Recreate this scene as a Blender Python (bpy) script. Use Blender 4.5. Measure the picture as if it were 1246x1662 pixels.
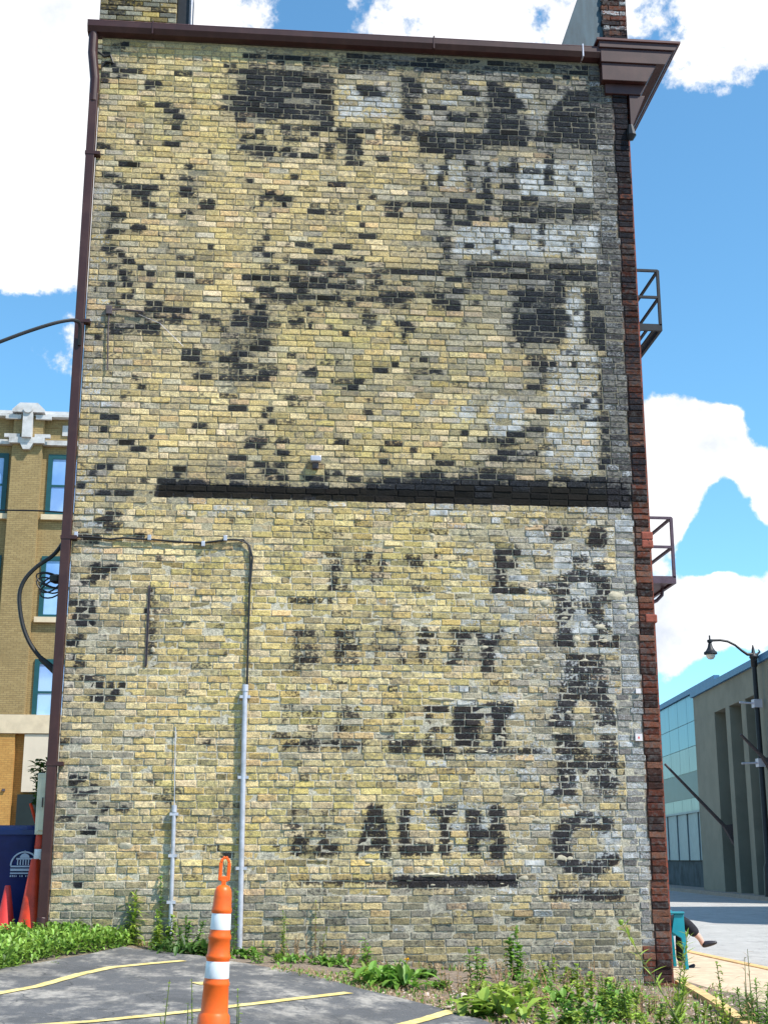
import bpy, math, random
import numpy as np
from mathutils import Vector, Matrix
R_ = math.radians
scn = bpy.context.scene
for o in list(bpy.data.objects): bpy.data.objects.remove(o)

# ------------------------------------------------------------ camera
PW, PH, FPX = 1246., 1662., 2154.
TH, PS = R_(14.67), R_(5.1)
CAM = np.array([2.114, -14.2, 1.265])
Fv = np.array([math.sin(PS)*math.cos(TH), math.cos(PS)*math.cos(TH), math.sin(TH)])
Rv = np.array([math.cos(PS), -math.sin(PS), 0.]); Uv = np.cross(Rv, Fv)
cd = bpy.data.cameras.new('camera'); cam = bpy.data.objects.new('camera', cd); scn.collection.objects.link(cam)
cam.location = CAM; cam.rotation_euler = (math.pi/2 + TH, 0, -PS)
cd.sensor_fit = 'VERTICAL'; cd.sensor_height = 36.; cd.sensor_width = 27.; cd.lens = 36.*FPX/PH
cd.clip_start = .1; cd.clip_end = 3000
scn.camera = cam
scn.render.resolution_x, scn.render.resolution_y = 767, 1024

# ------------------------------------------------------------ light
SUN_EL, SUN_AZ = R_(54), R_(128)           # azimuth clockwise from +y: sun to the right, on the camera's side of the wall
SUNV = Vector((math.sin(SUN_AZ)*math.cos(SUN_EL), math.cos(SUN_AZ)*math.cos(SUN_EL), math.sin(SUN_EL)))
sl = bpy.data.lights.new('sun', 'SUN'); sl.energy = 5.0; sl.angle = R_(.5); sl.color = (1, .95, .86)
so = bpy.data.objects.new('sun', sl); scn.collection.objects.link(so)
so.rotation_euler = SUNV.to_track_quat('Z', 'Y').to_euler(); so.location = (20, -20, 40)
scn.view_settings.view_transform = 'Standard'; scn.view_settings.look = 'None'
scn.view_settings.exposure = .5; scn.view_settings.gamma = 1; scn.view_settings.use_curve_mapping = False
try: scn.cycles.max_bounces = 6
except Exception: pass

def ray(px, py): return Fv + (px-PW/2)/FPX*Rv - (py-PH/2)/FPX*Uv
def Wp(px, py, y=0.):                       # pixel -> point on the plane y
    d = ray(px, py); t = (y-CAM[1])/d[1]; return CAM + t*d
def Xp(px, py, x):                          # pixel -> point on the plane x
    d = ray(px, py); t = (x-CAM[0])/d[0]; return CAM + t*d
def to_px(p):                               # world points (n,3) -> pixels
    q = np.asarray(p, float) - CAM
    dz = q @ Fv; return PW/2 + FPX*(q@Rv)/dz, PH/2 - FPX*(q@Uv)/dz

# world: sky with cumulus
wd = bpy.data.worlds.new('World'); scn.world = wd; wd.use_nodes = True
nt = wd.node_tree; nt.nodes.clear(); N = nt.nodes.new; L = nt.links.new
def wmath(op, a, b=None, c=None):
    n = N('ShaderNodeMath'); n.operation = op
    for i, v in enumerate((a, b, c)):
        if v is None: continue
        if isinstance(v, (int, float)): n.inputs[i].default_value = v
        else: L(v, n.inputs[i])
    return n.outputs[0]
sky = N('ShaderNodeTexSky'); sky.sky_type = 'NISHITA'; sky.sun_disc = False
sky.sun_elevation = SUN_EL; sky.sun_rotation = SUN_AZ; sky.air_density = 1.0; sky.dust_density = .25; sky.ozone_density = 1.0
tc = N('ShaderNodeTexCoord'); dirv = tc.outputs['Generated']
nz = N('ShaderNodeTexNoise'); nz.inputs['Scale'].default_value = 9.; nz.inputs['Detail'].default_value = 12.; nz.inputs['Roughness'].default_value = .6
L(dirv, nz.inputs['Vector'])
nz2 = N('ShaderNodeTexNoise'); nz2.inputs['Scale'].default_value = 3.1; nz2.inputs['Detail'].default_value = 6.; nz2.inputs['Roughness'].default_value = .6
L(dirv, nz2.inputs['Vector'])
nz3 = N('ShaderNodeTexNoise'); nz3.inputs['Scale'].default_value = 30.; nz3.inputs['Detail'].default_value = 10.; nz3.inputs['Roughness'].default_value = .62; L(dirv, nz3.inputs['Vector'])
cov = wmath('ADD', wmath('ADD', wmath('MULTIPLY', nz.outputs['Fac'], .85), wmath('MULTIPLY', nz3.outputs['Fac'], .55)), wmath('MULTIPLY', wmath('SUBTRACT', nz2.outputs['Fac'], .5), .45))
CLOUDS = [(30, 120, 8.2, .34), (95, 330, 5.0, .28), (10, 390, 3.5, .2), (640, 15, 4.4, .17), (790, 55, 2.8, .12), (930, 25, 4.2, .2), (1180, 40, 4.2, .18),
          (390, 0, 3.5, .2), (105, 565, 2.2, .34), (1100, 690, 3.0, .27), (1150, 700, 2.6, .26), (1190, 705, 1.7, .2), (1075, 790, 2.6, .28), (1066, 870, 1.8, .26),
          (1105, 1000, 2.7, .26), (1165, 985, 2.2, .24), (1225, 975, 2.4, .26), (1085, 1060, 2.0, .18), (1250, 780, 2.0, .32), (1256, 850, 1.6, .26),
          (1130, 580, 2.6, -.2), (1235, 700, 1.3, -.2), (1110, 900, 1.6, -.16), (1150, 400, 8.0, -.34), (1215, 610, 2.6, -.3), (35, 600, 5.0, -.26), (500, 40, 2.2, -.18), (855, 55, 1.5, -.14), (1060, 60, 1.8, -.12), (1185, 855, 2.4, -.34), (1225, 910, 1.8, -.26), (1140, 905, 1.2, -.2), (1170, 1125, 2.4, -.24)]
for px, py, rad, amt in CLOUDS:
    d = ray(px, py); d = d/np.linalg.norm(d)
    dp = N('ShaderNodeVectorMath'); dp.operation = 'DOT_PRODUCT'; L(dirv, dp.inputs[0]); dp.inputs[1].default_value = tuple(d)
    mr = N('ShaderNodeMapRange'); mr.interpolation_type = 'SMOOTHSTEP'
    mr.inputs['From Min'].default_value = math.cos(R_(rad)); mr.inputs['From Max'].default_value = 1.
    mr.inputs['To Min'].default_value = 0; mr.inputs['To Max'].default_value = amt
    L(dp.outputs['Value'], mr.inputs['Value']); cov = wmath('ADD', cov, mr.outputs[0])
mr = N('ShaderNodeMapRange'); mr.interpolation_type = 'SMOOTHSTEP'; mr.inputs['From Min'].default_value = .765; mr.inputs['From Max'].default_value = .875
L(cov, mr.inputs['Value']); cmask = mr.outputs[0]
mr2 = N('ShaderNodeMapRange'); mr2.inputs['From Min'].default_value = .38; mr2.inputs['From Max'].default_value = .54
L(wmath('ADD', wmath('ADD', wmath('MULTIPLY', nz2.outputs['Fac'], .45), wmath('MULTIPLY', nz.outputs['Fac'], .35)), wmath('MULTIPLY', nz3.outputs['Fac'], .2)), mr2.inputs['Value'])
cc = N('ShaderNodeMix'); cc.data_type = 'RGBA'; L(mr2.outputs[0], cc.inputs[0])
cc.inputs[6].default_value = (3.5, 4.0, 4.8, 1); cc.inputs[7].default_value = (6.9, 6.9, 7.0, 1)
mx = N('ShaderNodeMix'); mx.data_type = 'RGBA'; L(cmask, mx.inputs[0])
gn = N('ShaderNodeMix'); gn.data_type = 'RGBA'; gn.blend_type = 'MULTIPLY'; gn.inputs[0].default_value = 1.; L(sky.outputs[0], gn.inputs[6]); gn.inputs[7].default_value = (.78, 1.26, 1.38, 1); L(gn.outputs[2], mx.inputs[6]); L(cc.outputs[2], mx.inputs[7])
bg = N('ShaderNodeBackground'); bg.inputs['Strength'].default_value = .125; L(mx.outputs[2], bg.inputs['Color'])
wo = N('ShaderNodeOutputWorld'); L(bg.outputs[0], wo.inputs['Surface'])

# ------------------------------------------------------------ materials
def srgb(r, g, b): return tuple(((c/255.)/12.92 if c/255. <= .04045 else ((c/255.+.055)/1.055)**2.4) for c in (r, g, b))
class NT:
    def __init__(s, name):
        s.m = bpy.data.materials.new(name); s.m.use_nodes = True; s.t = s.m.node_tree
        s.b = s.t.nodes['Principled BSDF']
    def n(s, typ, **kw):
        x = s.t.nodes.new(typ)
        for k, v in kw.items(): setattr(x, k, v)
        return x
    def l(s, a, b): s.t.links.new(a, b)
    def pos(s):
        return s.n('ShaderNodeNewGeometry').outputs['Position']
    def noise(s, scale, detail=4, rough=.55, vec=None, sc3=None):
        x = s.n('ShaderNodeTexNoise'); x.inputs['Scale'].default_value = scale; x.inputs['Detail'].default_value = detail; x.inputs['Roughness'].default_value = rough
        v = vec or s.pos()
        if sc3:
            mp = s.n('ShaderNodeMapping'); mp.inputs['Scale'].default_value = sc3; s.l(v, mp.inputs['Vector']); v = mp.outputs[0]
        s.l(v, x.inputs['Vector']); return x.outputs['Fac']
    def rng(s, v, a, b, c=0., d=1., smooth=True):
        x = s.n('ShaderNodeMapRange'); x.interpolation_type = 'SMOOTHSTEP' if smooth else 'LINEAR'
        for k, val in zip(('From Min', 'From Max', 'To Min', 'To Max'), (a, b, c, d)): x.inputs[k].default_value = val
        s.l(v, x.inputs['Value']); return x.outputs[0]
    def math(s, op, a, b=0.):
        x = s.n('ShaderNodeMath'); x.operation = op
        for i, v in enumerate((a, b)):
            if isinstance(v, (int, float)): x.inputs[i].default_value = v
            else: s.l(v, x.inputs[i])
        return x.outputs[0]
    def mix(s, f, a, b, mode='MIX'):
        x = s.n('ShaderNodeMix'); x.data_type = 'RGBA'; x.blend_type = mode
        for i, v in ((0, f), (6, a), (7, b)):
            if isinstance(v, (int, float)): x.inputs[i].default_value = v
            elif isinstance(v, tuple): x.inputs[i].default_value = (*v[:3], 1)
            else: s.l(v, x.inputs[i])
        return x.outputs[2]
    def col(s, v):
        if isinstance(v, tuple): s.b.inputs['Base Color'].default_value = (*v[:3], 1)
        else: s.l(v, s.b.inputs['Base Color'])
    def bump(s, h, strength=.4, dist=.01):
        x = s.n('ShaderNodeBump'); x.inputs['Strength'].default_value = strength; x.inputs['Distance'].default_value = dist
        s.l(h, x.inputs['Height']); s.l(x.outputs[0], s.b.inputs['Normal'])
    def set(s, **kw):
        for k, v in kw.items(): s.b.inputs[k.replace('_', ' ')].default_value = v
        return s
def mat(name, c, rough=.6, metal=0., var=.25, scale=6., dirt=None, bump=0., sc3=None, dirt_amt=.5, spec=.4):
    s = NT(name); s.set(Roughness=rough, Metallic=metal); s.b.inputs['Specular IOR Level'].default_value = spec
    nzv = s.noise(scale, 6, .6, sc3=sc3)
    dk = tuple(x*(1-var) for x in c); br = tuple(min(1, x*(1+var)) for x in c)
    cc = s.mix(s.rng(nzv, .3, .7), dk, br)
    if dirt:
        cc = s.mix(s.math('MULTIPLY', s.rng(s.noise(scale*.37, 8, .65), .48, .68), dirt_amt), cc, dirt)
    s.col(cc)
    if bump: s.bump(s.noise(scale*6, 5, .6), bump, .01)
    return s.m

# wall paint material: colour "Col" = fired clay of each brick; "Pt": r = black paint, soot and painted shade, g = white paint, b = flaking
def painted(name, mortar=False):
    s = NT(name); s.set(Roughness=.92); s.b.inputs['Specular IOR Level'].default_value = .1
    a = s.n('ShaderNodeAttribute'); a.attribute_name = 'Col'
    p = s.n('ShaderNodeAttribute'); p.attribute_name = 'Pt'
    sp = s.n('ShaderNodeSeparateColor'); s.l(p.outputs['Color'], sp.inputs[0])
    D, Wt, Fk = sp.outputs[0], sp.outputs[1], sp.outputs[2]
    n1 = s.noise(22, 6, .65); n2 = s.noise(75, 5, .7); n3 = s.noise(9, 5, .6)
    base = s.mix(s.rng(n2, .3, .72), s.mix(1., a.outputs['Color'], (.56, .55, .53), 'MULTIPLY'), s.mix(1., a.outputs['Color'], (1.22, 1.22, 1.22), 'MULTIPLY'))
    soot = s.math('MULTIPLY', s.rng(s.math('ADD', n1, s.math('MULTIPLY', s.math('SUBTRACT', s.noise(1.6, 5, .6), .5), .55)), .45, .64), .66)
    base = s.mix(soot, base, s.mix(.55, s.mix(1., a.outputs['Color'], (.40, .40, .41), 'MULTIPLY'), (.15, .147, .145)))
    pit = s.rng(s.noise(48, 3, .5), .68, .74)
    base = s.mix(s.math('MULTIPLY', pit, .7), base, (.05, .05, .05))
    nn = s.math('ADD', s.math('MULTIPLY', s.math('SUBTRACT', n1, .5), 1.0), s.math('MULTIPLY', s.math('SUBTRACT', n2, .5), 1.3))
    wf = s.rng(s.math('ADD', Wt, nn), .36, .62)
    white = s.mix(s.rng(n3, .35, .65), (.30, .32, .34), (.56, .57, .59))
    c = s.mix(s.math('MULTIPLY', wf, .8), base, white)
    n4 = s.noise(1., 5, .62, sc3=(16, 16, 46))
    nd = s.math('ADD', s.math('ADD', s.math('MULTIPLY', nn, .8), s.math('MULTIPLY', s.math('SUBTRACT', n4, .5), 1.25)), s.math('MULTIPLY', s.math('MULTIPLY', Fk, s.math('SUBTRACT', s.noise(38, 3, .6), .5)), 1.6))
    df = s.math('MULTIPLY', s.rng(s.math('ADD', D, nd), .38, .66), s.rng(D, .25, .8, .72, 1.))
    dark = s.mix(s.rng(n2, .38, .72), (.005, .006, .009), (.032, .037, .050))
    dark = s.mix(s.rng(D, 1.0, 1.3), dark, (.005, .005, .006))
    dark = s.mix(Fk, dark, s.mix(s.rng(n2, .4, .7), (.010, .008, .010), (.04, .036, .042)))
    c = s.mix(s.math('MULTIPLY', df, .96), c, dark)
    s.col(c)
    s.bump(s.math('ADD', s.math('MULTIPLY', n1, .6), s.math('MULTIPLY', n2, .5)), 1. if not mortar else 1., .012)
    return s.m
M = {}
M['brick'] = painted('weathered_brick'); M['mortar'] = painted('lime_mortar', True)
M['brown'] = mat('brown_metal', srgb(56, 29, 28), .45, .0, .15, 5, dirt=srgb(84, 56, 50), dirt_amt=.4, sc3=(2, 2, .5))
M['browncap'] = mat('brown_cap', srgb(88, 54, 50), .4, 0, .12, 5)
M['darkflash'] = mat('slate_flashing', srgb(58, 76, 86), .5, .2, .2, 3, dirt=srgb(40, 48, 54), sc3=(6, 6, 1))
M['lump'] = mat('cement_lump', srgb(172, 162, 142), .9, 0, .22, 14, bump=.5)
M['iron'] = mat('rusted_iron', srgb(84, 74, 76), .7, .2, .3, 20)
M['blackiron'] = mat('black_iron', (.02, .021, .025), .5, .3, .2, 10)
M['purpleiron'] = mat('painted_iron', srgb(82, 66, 78), .5, .2, .2, 12)
M['cable'] = mat('black_cable', (.015, .015, .017), .5, 0, .2, 20)
M['conduit'] = mat('grey_conduit', srgb(190, 188, 198), .35, .3, .1, 15, dirt=srgb(140, 138, 138))
M['whitebox'] = mat('off_white_box', srgb(232, 220, 192), .5, 0, .08, 5, dirt=srgb(150, 140, 122))
M['paper'] = mat('white_paper', srgb(206, 198, 200), .7, 0, .04, 20)
M['orange'] = mat('orange_plastic', srgb(232, 96, 22), .42, 0, .1, 7, dirt=srgb(150, 74, 36), dirt_amt=.45)
M['redorange'] = mat('red_orange_plastic', srgb(214, 62, 26), .45, 0, .14, 7, dirt=srgb(96, 36, 26), dirt_amt=.6)
M['pinkred'] = mat('faded_red_plastic', srgb(208, 56, 52), .5, 0, .12, 8, dirt=srgb(130, 50, 46))
M['blackrubber'] = mat('black_rubber', (.025, .025, .026), .8, 0, .3, 10)
M['reflect'] = mat('reflective_white', srgb(226, 228, 230), .35, 0, .06, 12, dirt=srgb(170, 168, 162))
M['bluebin'] = mat('blue_plastic', srgb(24, 44, 104), .4, 0, .15, 4, dirt=srgb(18, 28, 58))
M['print'] = mat('white_print', srgb(176, 184, 200), .6, 0, .05, 20)
M['teal'] = mat('teal_plastic', srgb(12, 128, 146), .35, 0, .1, 5)
M['black_cloth'] = mat('black_cloth', (.012, .012, .017), .9, 0, .4, 30)
M['skin'] = mat('skin', srgb(205, 160, 142), .5, 0, .06, 20)
M['shoe'] = mat('dark_leather', (.018, .014, .018), .3, 0, .3, 20)
M['shirt'] = mat('grey_shirt', srgb(120, 124, 134), .85, 0, .1, 20)
M['hair'] = mat('brown_hair', (.03, .02, .014), .6, 0, .3, 40)

def asphalt(name, c, lite, patches=True):
    s = NT(name); s.set(Roughness=.85)
    n1 = s.noise(160, 3, .7); n2 = s.noise(1.3, 7, .62); n3 = s.noise(2.6, 10, .74, sc3=(1, .55, 1))
    c1 = s.mix(s.rng(n1, .3, .7), tuple(x*.6 for x in c), tuple(x*1.5 for x in c))
    c2 = s.mix(s.math('MULTIPLY', s.rng(n3, .46, .66), .8), c1, lite)
    c2 = s.mix(s.math('MULTIPLY', s.rng(n2, .5, .7), .5), c2, tuple(x*.55 for x in c))
    vo = s.n('ShaderNodeTexVoronoi'); vo.feature = 'DISTANCE_TO_EDGE'; vo.inputs['Scale'].default_value = .9
    mp = s.n('ShaderNodeVectorMath'); mp.operation = 'ADD'
    nv = s.n('ShaderNodeTexNoise'); nv.inputs['Scale'].default_value = 2.; s.l(s.pos(), nv.inputs['Vector'])
    s.l(s.pos(), mp.inputs[0]); s.l(nv.outputs['Color'], mp.inputs[1]); s.l(mp.outputs[0], vo.inputs['Vector'])
    c2 = s.mix(s.math('MULTIPLY', s.rng(vo.outputs['Distance'], .0, .012, 1, 0), .7), c2, tuple(x*.35 for x in c))
    sp = s.rng(s.noise(42, 2, .5), .72, .76); c2 = s.mix(s.math('MULTIPLY', sp, .7), c2, (.4, .37, .33))
    s.col(c2); s.bump(s.math('ADD', n1, s.math('MULTIPLY', n3, .8)), .6, .01); return s.m
M['asphalt'] = asphalt('worn_asphalt', (.095, .095, .10), (.46, .42, .37))
M['street'] = asphalt('pale_street', (.36, .35, .335), (.46, .45, .43))
M['concrete'] = mat('tan_concrete', srgb(196, 176, 150), .85, 0, .14, 7, dirt=srgb(160, 146, 128), bump=.25)
M['kerb'] = mat('kerb_concrete', srgb(205, 172, 118), .85, 0, .18, 9, dirt=srgb(150, 130, 104), bump=.3)
M['greykerb'] = mat('grey_kerb', srgb(150, 140, 130), .85, 0, .18, 9, bump=.3)
def soil_mat():
    s = NT('dry_soil'); s.set(Roughness=.95)
    n1 = s.noise(30, 7, .7); n2 = s.noise(1.8, 6, .6)
    c = s.mix(s.rng(n1, .3, .7), (.10, .075, .055), (.34, .26, .20))
    c = s.mix(s.math('MULTIPLY', s.rng(n2, .5, .65), .5), c, (.14, .13, .09))
    s.col(c); s.bump(n1, .9, .03); return s.m
M['soil'] = soil_mat()
def line_mat():
    s = NT('yellow_line_paint'); s.set(Roughness=.7)
    w = s.rng(s.noise(24, 7, .75), .52, .66)
    c = s.mix(s.rng(s.noise(12, 5, .6), .35, .65), srgb(206, 182, 110), srgb(226, 208, 146))
    s.col(s.mix(s.math('MULTIPLY', w, .75), c, (.12, .11, .10))); s.bump(s.noise(160, 3, .7), .5, .008); return s.m
M['line'] = line_mat()
def leaf_mat(name, c, var=.45):
    s = NT(name); s.set(Roughness=.5)
    g = s.n('ShaderNodeNewGeometry')
    c1 = s.mix(g.outputs['Random Per Island'], tuple(x*(1-var) for x in c), tuple(x*(1+var) for x in c))
    c1 = s.mix(s.math('MULTIPLY', s.rng(s.noise(6, 4), .45, .65), .35), c1, (c[0]*1.5, c[1]*1.15, c[2]*.8))
    s.col(c1)
    tr = s.n('ShaderNodeBsdfTranslucent'); s.l(c1, tr.inputs['Color'])
    ms = s.n('ShaderNodeMixShader'); ms.inputs[0].default_value = .35
    out = s.t.nodes['Material Output']; s.l(s.b.outputs[0], ms.inputs[1]); s.l(tr.outputs[0], ms.inputs[2]); s.l(ms.outputs[0], out.inputs['Surface'])
    return s.m
M['leaf'] = leaf_mat('green_leaf', (.15, .30, .045)); M['leaf2'] = leaf_mat('bright_leaf', (.27, .39, .06)); M['leafdark'] = leaf_mat('deep_leaf', (.06, .13, .025))
M['straw'] = leaf_mat('dry_straw', (.42, .29, .17), .35); M['stem'] = leaf_mat('green_stem', (.14, .19, .06)); M['stemred'] = leaf_mat('reddish_stem', (.24, .12, .06))
M['flower'] = mat('yellow_petal', srgb(250, 200, 10), .5, 0, .1, 30)
M['stone'] = mat('pale_stone', srgb(190, 172, 160), .9, 0, .25, 10, bump=.4)
M['glass'] = NT('dim_glass').set(Roughness=.06, Base_Color=(.03, .05, .08, 1)).m
M['glass'].node_tree.nodes['Principled BSDF'].inputs['Specular IOR Level'].default_value = 1.
def glass_blue():
    s = NT('window_glass'); s.set(Roughness=.05, Metallic=.0); s.b.inputs['Specular IOR Level'].default_value = 1.
    s.col(s.mix(s.rng(s.noise(.6, 3), .35, .65), srgb(110, 150, 205), srgb(160, 192, 230))); return s.m
M['blueglass'] = glass_blue()
M['tealframe'] = mat('teal_frame', srgb(22, 74, 80), .5, 0, .1, 4)
M['terracotta'] = mat('white_terracotta', srgb(192, 190, 190), .6, 0, .12, 4, dirt=srgb(128, 122, 114), dirt_amt=.55)
M['limestone'] = mat('limestone', srgb(206, 188, 160), .8, 0, .08, 3, dirt=srgb(170, 150, 124))
M['stucco'] = mat('beige_panel', srgb(206, 192, 172), .8, 0, .05, 2)
M['darkgreen'] = mat('dark_green_door', srgb(24, 34, 34), .5, 0, .1, 3)
def brickmat(name, c1, c2, mo, sw=.22, sh=.073, vertical_axis='x'):
    s = NT(name); s.set(Roughness=.85)
    sx = s.n('ShaderNodeSeparateXYZ'); s.l(s.pos(), sx.inputs[0]); cx = s.n('ShaderNodeCombineXYZ')
    s.l(s.math('ADD', sx.outputs[0], sx.outputs[1]), cx.inputs[0]); s.l(sx.outputs[2], cx.inputs[1])
    b = s.n('ShaderNodeTexBrick'); s.l(cx.outputs[0], b.inputs['Vector']); b.inputs['Scale'].default_value = 1.
    b.inputs['Brick Width'].default_value = sw; b.inputs['Row Height'].default_value = sh; b.inputs['Mortar Size'].default_value = .008
    for k, v in (('Color1', c1), ('Color2', c2), ('Mortar', mo)): b.inputs[k].default_value = (*v, 1)
    c = s.mix(s.math('MULTIPLY', s.rng(s.noise(.9, 6, .6), .42, .68), .35), b.outputs['Color'], tuple(x*.6 for x in c1))
    c = s.mix(s.math('MULTIPLY', s.rng(s.noise(14, 3, .6), .4, .7), .25), c, tuple(min(1, x*1.25) for x in c2))
    s.col(c); s.bump(b.outputs['Fac'], -.5, .01); return s.m
M['tanbrick'] = brickmat('tan_brick', srgb(142, 120, 78), srgb(158, 136, 92), srgb(114, 96, 68))
M['orangebrick'] = brickmat('orange_brick', srgb(178, 130, 66), srgb(192, 146, 78), srgb(150, 112, 62))
M['redbrick'] = brickmat('red_brick', srgb(112, 52, 38), srgb(136, 66, 46), srgb(88, 66, 58))
M['creambrick'] = brickmat('cream_brick', srgb(150, 136, 96), srgb(176, 160, 110), srgb(120, 112, 98))
M['greyconc'] = mat('grey_stucco', srgb(128, 128, 116), .85, 0, .07, 1.2, dirt=srgb(108, 108, 98), bump=.1)
M['steelcap'] = mat('blue_coping', srgb(62, 108, 148), .5, .1, .08, 2)
M['tealpanel'] = mat('teal_panel', srgb(50, 112, 136), .28, .35, .1, 1.5, dirt=srgb(52, 104, 124), sc3=(2, 2, .25))
M['palepanel'] = mat('pale_panel', srgb(120, 144, 146), .35, .2, .1, 1.5, dirt=srgb(108, 134, 138), sc3=(2, 2, .25))
M['darkpanel'] = mat('dark_panel', srgb(40, 62, 76), .4, .1, .12, 1.5)
M['slat'] = mat('louvre_slat', srgb(126, 146, 154), .5, .1, .08, 3)
M['dirtybase'] = mat('dirty_base', srgb(64, 74, 80), .85, 0, .4, 1.5, dirt=srgb(24, 27, 29), dirt_amt=.8)
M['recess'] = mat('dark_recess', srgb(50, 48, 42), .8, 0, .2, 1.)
M['lampglass'] = mat('lamp_globe', srgb(230, 214, 200), .3, 0, .03, 5)
M['rail'] = mat('pale_rod', srgb(190, 186, 196), .5, .2, .06, 5)

# ------------------------------------------------------------ mesh builder and object helpers
WLOC = {}
def put(o, parent=None, wloc=(0, 0, 0)):
    scn.collection.objects.link(o); w = Vector(wloc); WLOC[o.name] = w
    if parent is not None:
        o.parent = parent; o.location = w - WLOC[parent.name]
    else: o.location = w
    return o
def tag(o, label=None, cat=None, group=None, kind=None):
    for k, v in (('label', label), ('category', cat), ('group', group), ('kind', kind)):
        if v: o[k] = v
    return o
def thing(name, loc, label, cat, group=None):
    e = bpy.data.objects.new(name, None); e.empty_display_size = .2
    put(e, None, loc); return tag(e, label, cat, group)
class MB:
    def __init__(s): s.v = []; s.f = []; s.mi = []; s.c = 0
    def add(s, vs, fs, m=0):
        o = len(s.v); s.v += [tuple(map(float, p)) for p in vs]
        s.f += [tuple(i+o for i in f) for f in fs]; s.mi += [m]*len(fs); return s
    def box(s, x0, x1, y0, y1, z0, z1, m=0):
        return s.add([(x0, y0, z0), (x1, y0, z0), (x1, y1, z0), (x0, y1, z0), (x0, y0, z1), (x1, y0, z1), (x1, y1, z1), (x0, y1, z1)],
                     [(0, 3, 2, 1), (4, 5, 6, 7), (0, 1, 5, 4), (1, 2, 6, 5), (2, 3, 7, 6), (3, 0, 4, 7)], m)
    def bar(s, a, b, w, h=None, m=0):       # square bar between two points
        a, b = Vector(a), Vector(b); d = (b-a).normalized(); u = d.cross(Vector((0, 0, 1)))
        if u.length < 1e-3: u = Vector((1, 0, 0))
        u.normalize(); v = u.cross(d); h = h or w; u = u*w/2; v = v*h/2
        vs = [p+i*u+j*v for p in (a, b) for i, j in ((-1, -1), (1, -1), (1, 1), (-1, 1))]
        return s.add(vs, [(0, 1, 2, 3), (7, 6, 5, 4), (0, 4, 5, 1), (1, 5, 6, 2), (2, 6, 7, 3), (3, 7, 4, 0)], m)
    def tube(s, pts, r, n=8, m=0, cap=True):
        pts = [Vector(p) for p in pts]; rs = r if isinstance(r, (list, tuple)) else [r]*len(pts)
        vs = []; fs = []; prev = None
        for i, p in enumerate(pts):
            d = (pts[min(i+1, len(pts)-1)]-pts[max(i-1, 0)]).normalized()
            if prev is None:
                u = d.cross(Vector((0, 0, 1)) if abs(d.z) < .9 else Vector((1, 0, 0))).normalized()
            else: u = (prev - d*prev.dot(d)).normalized()
            prev = u; w = d.cross(u)
            for k in range(n):
                a = 2*math.pi*k/n; vs.append(p+(u*math.cos(a)+w*math.sin(a))*rs[i])
        for i in range(len(pts)-1):
            for k in range(n): fs.append((i*n+k, i*n+(k+1) % n, (i+1)*n+(k+1) % n, (i+1)*n+k))
        if cap: fs += [tuple(range(n))[::-1], tuple(range((len(pts)-1)*n, len(pts)*n))]
        return s.add(vs, fs, m)
    def lathe(s, prof, c=(0, 0, 0), n=24, m=0):
        vs = [(c[0]+r*math.cos(2*math.pi*k/n), c[1]+r*math.sin(2*math.pi*k/n), c[2]+z) for r, z in prof for k in range(n)]
        fs = [(i*n+k, i*n+(k+1) % n, (i+1)*n+(k+1) % n, (i+1)*n+k) for i in range(len(prof)-1) for k in range(n)]
        fs += [tuple(range(n))[::-1], tuple(range((len(prof)-1)*n, len(prof)*n))]
        return s.add(vs, fs, m)
    def prism(s, poly, d, m=0):             # polygon of 3-D points pushed along d
        n = len(poly); d = Vector(d); a = [Vector(p) for p in poly]
        return s.add(a+[p+d for p in a], [tuple(range(n)), tuple(range(2*n-1, n-1, -1))]+[(i, i+n, (i+1) % n+n, (i+1) % n) for i in range(n)], m)
    def xf(s, mtx): s.v = [tuple(mtx @ Vector(p)) for p in s.v]; return s
    def build(s, name, mats, parent=None, smooth=False, loc=None, bevel=0):
        if not isinstance(mats, (list, tuple)): mats = [mats]
        if loc is None: loc = WLOC[parent.name] if parent is not None else (0, 0, 0)
        lx = Vector(loc); me = bpy.data.meshes.new(name)
        me.from_pydata([tuple(Vector(p)-lx) for p in s.v], [], s.f)
        for m in mats: me.materials.append(m)
        if len(mats) > 1: me.polygons.foreach_set('material_index', s.mi)
        if smooth:
            me.polygons.foreach_set('use_smooth', [True]*len(me.polygons))
        import bmesh
        bm = bmesh.new(); bm.from_mesh(me); bmesh.ops.recalc_face_normals(bm, faces=bm.faces); bm.to_mesh(me); bm.free()
        o = bpy.data.objects.new(name, me); put(o, parent, loc)
        if bevel:
            b = o.modifiers.new('bevel', 'BEVEL'); b.width = bevel; b.segments = 2; b.limit_method = 'ANGLE'
        if smooth:
            try: me.set_sharp_from_angle(angle=R_(40))
            except Exception: pass
        return o

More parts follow.
